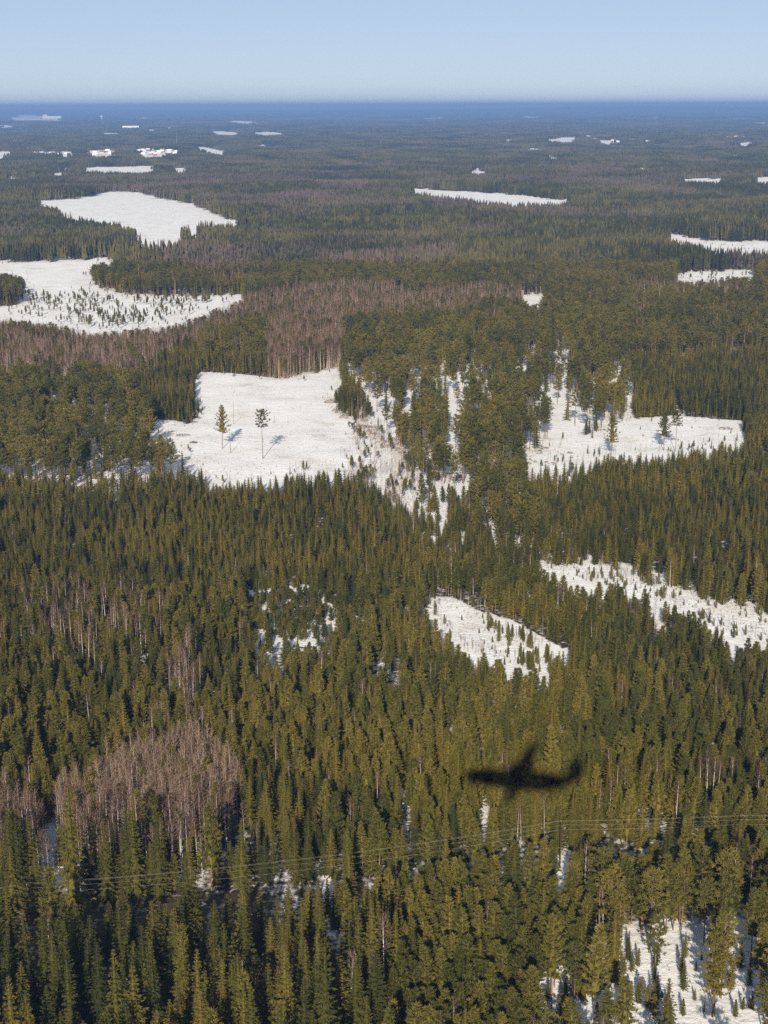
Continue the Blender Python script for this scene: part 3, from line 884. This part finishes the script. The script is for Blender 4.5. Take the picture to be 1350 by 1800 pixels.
for t in range(4):
    ids = np.nonzero(typ == t)[0]
    cand = ids[inview[ids]]
    big = cand[np.argsort(-hpx[cand])][:300]
    is_big = np.zeros(len(x), bool); is_big[big] = True
    q33, q66 = np.percentile(ht[big], (30, 70))
    for i in big:
        vi = variant(t, i, True); s_ = NEAR[t][vi]
        k = ht[i] / s_.h
        wk = (1.1 * k ** 0.6 if kind[i] != BOG else 0.95 * k ** 0.9) * wob[i] if t in (0, 1) else k * wob[i]
        where = place_words(px[i], py[i])
        single_tree(NAMES[t] + '_tree', s_, (x[i], y[i], z[i]), rz[i], (float(wk), float(wk), float(k)),
                    '%s %s%s %s' % ('tall' if ht[i] > q66 else ('short' if ht[i] < q33 else 'middling'), LOOK[t], ' with brown cones' if (t == 0 and vi in CONED) else (' with bare trunk' if (t == 1 and vi in (3, 5, 6)) else ''), where),
                    '%s %s' % (PLURAL[t], where))
    rest = ids[~is_big[ids]]
    near = rest[dist[rest] < 620]; far = rest[dist[rest] >= 620]
    meshes = [s.joined for s in NEAR[t]] + [s.joined for s in MID[t]]
    col = source_collection(NAMES[t] + '_forms', meshes)
    order = np.concatenate([near, far])
    vid = np.array([variant(t, i, True) for i in near] + [len(NEAR[t]) + variant(t, i, False) for i in far], int)
    hs = np.array([s.h for s in NEAR[t]] + [s.h for s in MID[t]])
    k = ht[order] / hs[vid]
    wk = (np.where(kind[order] == BOG, 0.95 * k ** 0.9, 1.1 * k ** 0.6) if t in (0, 1) else k) * wob[order]
    mass(NAMES[t] + '_forest', MASS_LABEL[t], 'forest', col, np.stack([x[order], y[order], z[order]], 1), rz[order], np.stack([wk, wk, k], 1), vid)
    print('trees', NAMES[t], len(big), len(rest))

# farther off: clumps of trees, then whole patches
def clump(seed, size, n, tree_h, kind, tiers=3, rad=2.0, sides=5):
    rd = random.Random(seed); mb = MB()
    for i in range(n):
        cx, cy_ = rd.uniform(-size / 2, size / 2), rd.uniform(-size / 2, size / 2)
        h = tree_h * rd.uniform(.7, 1.2); r = rad * rd.uniform(.75, 1.25)
        mi = 0 if kind == 'green' else (1 if kind == 'brown' else (1 if rd.random() < .3 else 0))
        for k in range(tiers):
            zb = h * (.22 + .70 * k / tiers); rr = r * (1 - .72 * k / tiers) * rd.uniform(.8, 1.15); zt = min(h, zb + h * (.9 / tiers) + .1 * h)
            a0 = rd.uniform(0, 6.28)
            ring = []
            for s in range(sides):
                a = a0 + s * 6.283 / sides
                q = rr * rd.uniform(.6, 1.25)
                ring.append((cx + q * math.cos(a), cy_ + q * math.sin(a), zb + rd.uniform(-.06, .06) * h))
            ring.append((cx + rd.uniform(-.2, .2) * r, cy_ + rd.uniform(-.2, .2) * r, zt))
            mb.add(ring, [(s, (s + 1) % sides, sides) for s in range(sides)], mi)
        if tiers > 2:
            mb.tube([(cx, cy_, -.3), (cx, cy_, h * .4)], [.16, .12], 3, 2, cap=False)
    return mb

FM = [M['farspruce'], M['farbirch'], M['greywood']]
def distant(name, label, dmin, dmax, cell, half, n, th, tiers, rad, sides, seed, base_keep=1.0):
    forms = [clump(seed + i, cell * 1.12, n, th, ('green', 'green', 'green', 'mixed', 'brown', 'brown')[i], tiers, rad, sides).mesh(name + '_form', FM) for i in range(6)]
    rngd = np.random.default_rng(seed)
    rows = []
    yv = np.arange(dmin, dmax, cell)
    for yy in yv:
        w = half * yy + cell
        xs = np.arange(-w, w, cell); rows.append(np.stack([xs, np.full(xs.shape, yy)], 1))
    P = np.concatenate(rows) + rngd.uniform(-.3, .3, (sum(len(r) for r in rows), 2)) * cell
    xx, yy = P[:, 0], P[:, 1]; zz = land_z(xx, yy)
    qx, qy = project(np.stack([xx, yy, zz], 1))
    rgh = ((vnoise(xx, yy, 16, 27) + .6 * rngd.random(len(xx)) - .8) * 42000 / yy, (vnoise(xx, yy, 16, 28) - .5) * 9000 / yy)
    op = openness(qx, qy, rgh)
    # two corners of the clump and the tree tops must not stand before open snow either
    for ox, oy, oz in ((-.35, 0, 0), (.35, 0, 0), (0, -.4, 0), (0, .4, 0), (0, 0, th * .2), (0, 0, th * .4), (0, 0, th * .6), (0, 0, th * .8), (0, 0, th * .97)):
        ax, ay = project(np.stack([xx + ox * cell, yy + oy * cell, zz + oz], 1))
        o = openness(ax, ay, rgh)
        op = np.maximum(op, np.where(o >= 1, 1.0, o * .6))
    gap = vnoise(xx, yy, max(cell * 1.6, 40), 61)
    keep = (rngd.random(len(xx)) >= op) & (rngd.random(len(xx)) < base_keep) & (gap < .86)
    kd = stand_of(qx, qy)
    brown_n = vnoise(xx, yy, max(cell * 2.5, 130), 71) * .6 + vnoise(xx, yy, max(cell * 6, 420), 72) * .4
    vid = (rngd.random(len(xx)) * 3).astype(int)
    vid = np.where(brown_n > .60, 3, vid); vid = np.where(brown_n > .80, 4 + (rngd.random(len(xx)) > .5), vid)
    pur = np.isin(kd, [KINDS.index('purple'), KINDS.index('birchfar'), KINDS.index('birchmix')])
    vid = np.where(pur, np.where(rngd.random(len(xx)) < .55, 4 + (rngd.random(len(xx)) > .5), 3), vid)
    hs = (.60 + .7 * vnoise(xx, yy, max(cell * 3, 120), 73)) * rngd.uniform(.88, 1.12, len(xx))
    k = keep
    col = source_collection(name + '_forms', forms)
    mass(name, label, 'forest', col, np.stack([xx, yy, zz - .2], 1)[k], rngd.uniform(0, 6.283, k.sum()), np.stack([np.ones(k.sum())] * 2 + [hs[k]], 1), vid[k])
    print(name, int(k.sum()))

distant('middle_distance_forest', 'wooded land around the frozen lake and bogs', 1495, 4200, 11.0, .285, 8, 15.5, 4, 2.1, 6, 2000)
distant('distant_forest', 'dark wooded land between the lake and the far villages', 4200, 12000, 55.0, .285, 120, 16, 2, 3.2, 5, 3000)
distant('horizon_forest', 'blue wooded land reaching to the horizon', 12000, 46500, 240.0, .30, 380, 18, 1, 13.0, 6, 4000)

# ------------------------------------------------------------------ power line
def rzof(a, b): return math.atan2(b[1] - a[1], b[0] - a[0])
pole_names = [None, 'dark wooden utility pole beside the white birch trunks in the bottom left', 'dark wooden utility pole standing in a strip of snow below the airplane shadow',
              'wooden utility pole by the forest edge near the right border of the photo', None]
arm_pts = []
for i, g in enumerate(pole_ground):
    a = pole_ground[max(i - 1, 0)]; b_ = pole_ground[min(i + 1, len(pole_ground) - 1)]
    rzp = rzof(a, b_)
    gz = float(land_z(g[0], g[1]))
    px_, nx, ny = None, -math.sin(rzp), math.cos(rzp)
    arm_pts.append([np.array([g[0] + nx * o, g[1] + ny * o, gz + POLE_H - zz_]) for o, zz_ in ((-1.1, .15), (0.0, -.25), (1.1, .15), (.16, 1.9))])
    e = empty('utility_pole', (g[0], g[1], gz), rzp)
    mb = MB(); mb.tube([(0, 0, -.6), (0, 0, POLE_H * .5), (0, 0, POLE_H)], [.17, .145, .115], 10); mb.build('pole', M['polewood'], e)
    mb = MB(); mb.box((0.14, 0, POLE_H - .42), (.12, 2.6, .16)); mb.build('crossarm', M['polewood'], e)
    for sg in (-1, 1):
        mb = MB(); mb.tube([(.14, sg * .75, POLE_H - .5), (.13, 0, POLE_H - 1.25)], [.025, .025], 5); mb.build('brace', M['mast'], e)
    for o, zb in ((-1.1, POLE_H - .34), (0, POLE_H - .02), (1.1, POLE_H - .34)):
        mb = MB(); mb.tube([(.14 if o else 0, o, zb), (.14 if o else 0, o, zb + .07), (.14 if o else 0, o, zb + .12), (.14 if o else 0, o, zb + .22)], [.05, .085, .055, .07], 8)
        mb.build('insulator', M['porcelain'], e)
    if pole_names[i] is None:
        tag(e, 'wooden utility pole carrying the power line on beyond the border of the photo', 'utility pole', 'utility poles of the power line')
    else:
        tag(e, pole_names[i], 'utility pole', 'utility poles of the power line')
for wi in range(4):
    mb = MB(); pts = []
    for i in range(len(arm_pts) - 1):
        a, b_ = arm_pts[i][wi], arm_pts[i + 1][wi]
        Ls = np.linalg.norm(b_ - a); sag = Ls * Ls / 8 / 900 * (1.0 if wi < 3 else 1.25)
        for s in np.linspace(0, 1, 22)[(0 if i == 0 else 1):]:
            p = a + (b_ - a) * s; p = p - np.array([0, 0, 4 * sag * s * (1 - s)]); pts.append(p)
    mb.tube(pts, [.012] * len(pts), 4)
    o = mb.build('power_wire', M['wire'])
    tag(o, ['power wire on the near end of the crossarms', 'power wire carried on the pole tops', 'power wire on the far end of the crossarms', 'lowest cable hung on the poles below the crossarms'][wi], 'wire', 'wires of the power line')

# ------------------------------------------------------------------ things on the clearings
def snag(px, py, hp, lab):
    g, h = lone(px, py, hp)
    rd = random.Random(int(px))
    e = empty('dead_tree', (g[0], g[1], float(land_z(g[0], g[1]))))
    mb = MB(); mb.tube([(0, 0, -.3), (.05, 0, h * .5), (.0, .08, h)], [.15, .12, .07], 6); mb.build('trunk', M['greywood'], e)
    for k in range(5):
        zz_ = h * rd.uniform(.35, .95); a = rd.uniform(0, 6.28)
        mb = MB(); mb.tube([(0, 0, zz_), (math.cos(a) * .5, math.sin(a) * .5, zz_ + .15)], [.03, .012], 4); mb.build('branch_stub', M['greywood'], e)
    tag(e, lab, 'dead tree')
snag(411, 745, 40, 'thin bare dead trunk on the clearing behind the two tall pines')
snag(405, 796, 42, 'thin bare dead trunk right beside the layered pine on the clearing')
snag(482, 742, 13, 'short broken stump trunk on the clearing right of the round topped pine')

def brush_pile(px, py, wpx, lab):
    g = unproject(px, py); d = np.linalg.norm(g - CAM); w = wpx * d / FPX
    rd = random.Random(int(px * 7)); mb = MB()
    for k in range(150):
        r = w / 2 * math.sqrt(rd.random()); a = rd.uniform(0, 6.28)
        c = np.array([r * math.cos(a), r * math.sin(a) * .8, max(0, .9 * (1 - (2 * r / w) ** 2)) * rd.random()])
        dv = rot_dir(rd.uniform(0, 6.28), rd.gauss(.1, .35)) * rd.uniform(.5, 1.3)
        mb.tube([c - dv / 2, c + dv / 2], [.05, .02], 3, 0, cap=False)
    o = mb.build('brush_pile', M['brushwood']); o.location = (g[0], g[1], float(land_z(g[0], g[1])))
    tag(o, lab, 'brush pile')
brush_pile(340, 778, 16, 'small brown heap of branches on the snow left of the two pines')
brush_pile(322, 766, 26, 'low spread of brown cut branches on the snow beyond the small heap')
brush_pile(1275, 754, 26, 'dark brown cut branches on the snow of the clearing at the right border')
brush_pile(336, 742, 24, 'brown brushwood along the forest edge left of the clearing')

def boulder(px, py, wpx, seed, lab, group):
    g = unproject(px, py); d = np.linalg.norm(g - CAM); w = wpx * d / FPX / 2
    rd = random.Random(seed); mb = MB()
    nlat, nlon = 6, 10
    V = [(0, 0, .62 * w)]
    ph = [rd.uniform(0, 6.28) for _ in range(4)]
    for i in range(1, nlat):
        th = math.pi * .62 * i / (nlat - 1)
        for j in range(nlon):
            a = 6.283 * j / nlon
            k = 1 + .17 * math.sin(2 * a + ph[0]) + .12 * math.sin(3 * a + ph[1] + th * 2) + rd.uniform(-.11, .11)
            V.append((w * k * math.sin(th) * math.cos(a), w * .8 * k * math.sin(th) * math.sin(a), w * .62 * math.cos(th) * (1 + .15 * math.sin(a + ph[2]))))
    F = [(0, 1 + j, 1 + (j + 1) % nlon) for j in range(nlon)]
    for i in range(nlat - 2):
        for j in range(nlon):
            F.append((1 + i * nlon + j, 1 + (i + 1) * nlon + j, 1 + (i + 1) * nlon + (j + 1) % nlon, 1 + i * nlon + (j + 1) % nlon))
    mb.add(V, F)
    o = mb.build('boulder', M['rock']); o.location = (g[0], g[1], float(land_z(g[0], g[1])) + .05); o.rotation_euler = (0, 0, rd.uniform(0, 6.28))
    tag(o, lab, 'boulder', group)
boulder(580, 708, 19, 1, 'large grey boulder on the edge of the clearing below the pines', 'boulders on the rocky slope')
rdb = random.Random(5)
rocky = [(578, 712), (615, 715), (680, 765), (740, 795), (800, 822), (820, 850), (770, 850), (700, 800), (650, 770), (600, 735)]
nb_ = 0
while nb_ < 130:
    bx_, by_ = rdb.uniform(578, 820), rdb.uniform(705, 860)
    if not inpoly(np.array([bx_]), np.array([by_]), rocky)[0]: continue
    boulder(bx_, by_, rdb.choice([5, 6, 6, 7, 8, 9, 12, 15]), 50 + nb_, 'grey boulder among snow on the rocky slope, %s' % ('beside the clearing' if bx_ < 640 else ('upper middle part' if by_ < 785 else ('lower end' if bx_ > 730 else 'among the bare saplings'))), 'boulders on the rocky slope')
    nb_ += 1
for k in range(26):
    bx_, by_ = rdb.uniform(925, 1005), rdb.uniform(785, 818)
    boulder(bx_, by_, rdb.choice([4, 5, 6, 8]), 300 + k, 'grey stone at the left end of the clearing near the right border', 'stones at the end of the clearing')

# stumps, twigs and tufts that stick out of the snow
rngt = np.random.default_rng(9)
tw = MB()
for poly, n_ in ((SNOW[0], 800), (SNOW[1], 380), (SNOW[2], 420), (SNOW[3], 330), (OPEN[0][0], 420), (OPEN[9][0], 260)):
    P_ = np.array(poly, float); c_ = 0
    while c_ < n_:
        qx = rngt.uniform(P_[:, 0].min(), P_[:, 0].max()); qy = rngt.uniform(P_[:, 1].min(), P_[:, 1].max())
        if not inpoly(np.array([qx]), np.array([qy]), P_)[0]: continue
        g = unproject(qx, qy); g[2] = float(land_z(g[0], g[1])); c_ += 1
        for k in range(int(rngt.integers(2, 7))):
            spray(tw, g + np.array([rngt.normal(0, .12), rngt.normal(0, .12), -.05]), rngt.uniform(0, 6.28), rngt.uniform(.5, 1.5), rngt.uniform(.25, 1.05), .045, rngt.uniform(-1.5, 1.5), 0)
o = tw.build('undergrowth', M['brushwood'])
tag(o, 'scattered twigs and dry tufts poking out of the snow', 'undergrowth', kind='stuff')

# ------------------------------------------------------------------ far villages
def house(px, py, L_, W_, H_, wall, lab, group, name='house', rzh=None):
    g = unproject(px, py); rd = random.Random(int(px * 31 + py * 17))
    gz = float(land_z(g[0], g[1])); rh = W_ * .38
    a = rzh if rzh is not None else rd.uniform(-.5, .5)
    e = empty(name, (g[0], g[1], gz), a)
    mb = MB(); hx, hy = L_ / 2, W_ / 2
    mb.add([(-hx, -hy, 0), (hx, -hy, 0), (hx, hy, 0), (-hx, hy, 0), (-hx, -hy, H_), (hx, -hy, H_), (hx, hy, H_), (-hx, hy, H_), (-hx, 0, H_ + rh), (hx, 0, H_ + rh)],
           [(0, 1, 5, 4), (1, 2, 6, 9, 5), (2, 3, 7, 6), (3, 0, 4, 8, 7)])
    mb.build('wall', M[wall], e)
    mb = MB(); o_ = .5; t_ = .25
    sl = rh / hy
    for sg in (-1, 1):
        mb.add([(-hx - o_, sg * (hy + o_), H_ - sl * o_ + .05), (hx + o_, sg * (hy + o_), H_ - sl * o_ + .05), (hx + o_, 0, H_ + rh + .05), (-hx - o_, 0, H_ + rh + .05),
                (-hx - o_, sg * (hy + o_), H_ - sl * o_ + .05 + t_), (hx + o_, sg * (hy + o_), H_ - sl * o_ + .05 + t_), (hx + o_, 0, H_ + rh + .05 + t_), (-hx - o_, 0, H_ + rh + .05 + t_)],
               [(0, 1, 2, 3), (4, 5, 6, 7), (0, 1, 5, 4), (1, 2, 6, 5), (3, 0, 4, 7)])
    mb.build('roof', M['snowroof' if name != 'house' or rd.random() < .55 else 'tileroof'], e)
    tag(e, lab, 'house' if name == 'house' else 'building', group)
rdh = random.Random(12)
WALLS = ['wall_yellow', 'wall_white', 'wall_red', 'wall_beige']
WORD = {'wall_yellow': 'yellow', 'wall_white': 'white', 'wall_red': 'dark red', 'wall_beige': 'beige'}
def village(x0, x1, y0, y1, n, where, big=1.0):
    for k in range(n):
        w_ = rdh.choice(WALLS)
        house(rdh.uniform(x0, x1), rdh.uniform(y0, y1), rdh.uniform(11, 20) * big, rdh.uniform(8, 11) * big, rdh.uniform(4, 6.5) * big, w_,
              'tiny %s house in the village %s' % (WORD[w_], where), '%s houses %s' % (WORD[w_], where))
village(152, 206, 266, 275, 22, 'beyond the frozen lake, middle of three')
village(240, 312, 263, 275, 26, 'beyond the frozen lake, rightmost of three')
village(56, 136, 267, 274, 12, 'beyond the frozen lake, leftmost of three')
village(985, 1345, 243, 254, 26, 'far off near the right border', 1.3)
house(92, 211, 250, 60, 18, 'wall_beige', 'long pale industrial hall on the snowy far field at the top left', None, 'factory_hall', 0.05)
house(80, 210.5, 60, 40, 42, 'wall_beige', 'tall beige block standing at the end of the long pale hall', None, 'factory_block', 0.05)
house(230, 229, 120, 34, 16, 'wall_white', 'low white hall alone in the forest below the far white tower', None, 'storage_hall', 0.05)
# water tower and mast
g = unproject(179, 214); gz = float(land_z(g[0], g[1]))
e = empty('water_tower', (g[0], g[1], gz))
mb = MB(); mb.tube([(0, 0, 0), (0, 0, 30)], [9, 7], 14); mb.build('shaft', M['wall_white'], e)
mb = MB(); mb.tube([(0, 0, 30), (0, 0, 38), (0, 0, 50), (0, 0, 53)], [8, 20, 20, 17], 18); mb.build('tank', M['wall_white'], e)
tag(e, 'white water tower rising from the far forest', 'water tower')
g, h = lone(311, 258, 28)
e = empty('radio_mast', (g[0], g[1], float(land_z(g[0], g[1]))))
for k in range(3):
    a = 2.094 * k; mb = MB()
    mb.tube([(1.6 * math.cos(a), 1.6 * math.sin(a), 0), (.5 * math.cos(a), .5 * math.sin(a), h)], [.22, .16], 4)
    mb.build('leg', M['mast'], e)
for k in range(12):
    zz_ = h * (k + .5) / 12; r_k = 1.6 + (.5 - 1.6) * (k + .5) / 12
    mb = MB(); ring = [(r_k * math.cos(2.094 * j), r_k * math.sin(2.094 * j), zz_) for j in range(4)]
    mb.tube(ring, [.14] * 4, 4); mb.build('ring_strut', M['mast'], e)
tag(e, 'thin grey lattice mast above the right one of the far villages', 'mast')

# ------------------------------------------------------------------ the aircraft whose shadow falls on the wood (behind and above the camera)
YAW = math.radians(18); BANK = math.radians(7)
ctr = CAM + SUN * 26.0
e = empty('airplane', (0, 0, 0))
nose = np.array([-math.cos(YAW), math.sin(YAW), 0.0])
wing = np.array([math.sin(YAW), math.cos(YAW), 0.0])           # right wing, away from the sun
wing = wing * math.cos(BANK) + np.array([0, 0, math.sin(BANK)])
upv = np.cross(wing, nose) * -1
upv = upv if upv[2] > 0 else -upv
DIVE = math.radians(3.0)
nose, upv = nose * math.cos(DIVE) - upv * math.sin(DIVE), upv * math.cos(DIVE) + nose * math.sin(DIVE)
mm = Matrix.Identity(4)
for i in range(3):
    mm[i][0] = nose[i]; mm[i][1] = wing[i]; mm[i][2] = upv[i]; mm[i][3] = ctr[i]
e.matrix_world = mm
FL = 28.0
mb = MB()
prof = [(-.5, .10, 1.15), (-.45, .45, .95), (-.35, 1.7, .5), (-.22, 2.4, .12), (0, 2.55, 0), (.3, 2.1, 0), (.41, 1.75, -.08), (.46, 1.15, -.2), (.49, .45, -.32), (.5, .08, -.36)]
prof = [(a + .05, b, c) for a, b, c in prof]
mb.tube([(a * FL, 0, c) for a, b, c in prof], [b for a, b, c in prof], 20)
mb.build('fuselage', M['paint'], e, smooth=True)
def slab(name, root, tip, cr_, ct_, th, mat='paint'):
    mb = MB(); root = np.array(root, float); tip = np.array(tip, float)
    def sect(p, c, t):
        return [p + np.array([c * .35, 0, 0]), p + np.array([c * .15, 0, t]), p + np.array([-c * .25, 0, t * .6]), p + np.array([-c * .65, 0, 0]), p + np.array([-c * .2, 0, -t * .5]), p + np.array([c * .2, 0, -t * .5])]
    A_ = sect(root, cr_, th); B_ = sect(tip, ct_, th * .55)
    mb.add(A_ + B_, [(k, (k + 1) % 6, 6 + (k + 1) % 6, 6 + k) for k in range(6)] + [(5, 4, 3, 2, 1, 0), (6, 7, 8, 9, 10, 11)])
    return mb.build(name, M[mat], e)
for sg in (1, -1):
    slab('wing', (1.5, sg * .1, 2.3), (.8, sg * 13.8, 2.5), 4.3, 2.0, .6)
    mb = MB(); mb.tube([(4.3, sg * 4.1, 1.0), (3.9, sg * 4.1, 1.0), (2.5, sg * 4.1, .95), (-.2, sg * 4.1, 1.15), (-1.9, sg * 4.1, 1.35)], [.3, 1.0, 1.35, 1.1, .2], 14)
    mb.build('engine_nacelle', M['paint'], e, smooth=True)
    pr = MB(); pr.tube([(4.2, sg * 4.1, 1.0), (4.65, sg * 4.1, 1.0), (4.95, sg * 4.1, 1.0)], [.3, .26, .05], 10)
    hub = pr.build('propeller', M['rubber'], e)
    for k in range(6):
        a = k * 1.0472 + .3
        b2 = MB(); dy, dz = math.cos(a), math.sin(a)
        b2.add([(4.4, sg * 4.1 + dy * .25 - dz * .12, 1 + dz * .25 + dy * .12), (4.5, sg * 4.1 + dy * .25 + dz * .12, 1 + dz * .25 - dy * .12),
                (4.5, sg * 4.1 + dy * 1.9 + dz * .14, 1 + dz * 1.9 - dy * .14), (4.42, sg * 4.1 + dy * 1.9 - dz * .14, 1 + dz * 1.9 + dy * .14),
                (4.36, sg * 4.1 + dy * .25, 1 + dz * .25), (4.4, sg * 4.1 + dy * 1.9, 1 + dz * 1.9)], [(0, 1, 2, 3), (0, 4, 5, 3), (1, 4, 5, 2)])
        b2.build('blade', M['rubber'], hub)
    slab('tailplane', (-.465 * FL, sg * .05, 6.0), (-.485 * FL, sg * 3.6, 6.1), 1.9, 1.2, .2)
    for k in range(14):
        wn_ = MB(); wn_.box((7.5 - k * .95, sg * 2.05, .35), (.32, .08, .45)); wn_.build('cabin_window', M['glassdark'], e)
mb = MB()
fin = [(-.24, 1.6), (-.35, 2.2), (-.41, 6.0), (-.54, 6.0), (-.49, 1.2)]
mb.add([(a * FL, s_ * .16, z_) for s_ in (-1, 1) for a, z_ in fin], [(0, 1, 2, 3, 4), (9, 8, 7, 6, 5)] + [(k, (k + 1) % 5, 5 + (k + 1) % 5, 5 + k) for k in range(5)])
mb.build('tail_fin', M['paint'], e)
tag(e, 'white twin propeller airliner whose dark shadow lies on the forest', 'airplane')

# ------------------------------------------------------------------ haze
hz = MB()
x0, x1, y0, y1, zb, zt = -30000, 30000, -60, 48000, -60, 222
top = zt
hz.add([(x0, y0, zb), (x1, y0, zb), (x1, y1, zb), (x0, y1, zb), (x0, y0, top), (x1, y0, top), (x1, y1, top), (x0, y1, top)],
       [(3, 2, 1, 0), (4, 5, 6, 7), (0, 1, 5, 4), (1, 2, 6, 5), (2, 3, 7, 6), (3, 0, 4, 7)])
mt = bpy.data.materials.new('haze'); mt.use_nodes = True
nt = mt.node_tree; nt.nodes.clear()
out = nt.nodes.new('ShaderNodeOutputMaterial'); pv = nt.nodes.new('ShaderNodeVolumePrincipled')
pv.inputs['Color'].default_value = (0.31, 0.53, 0.95, 1)
pv.inputs['Density'].default_value = 8.0e-5
pv.inputs['Anisotropy'].default_value = 0.1
nt.links.new(pv.outputs[0], out.inputs['Volume'])
haze = hz.build('haze', mt)
tag(haze, 'thin blue haze over the distant land', 'haze', kind='stuff')
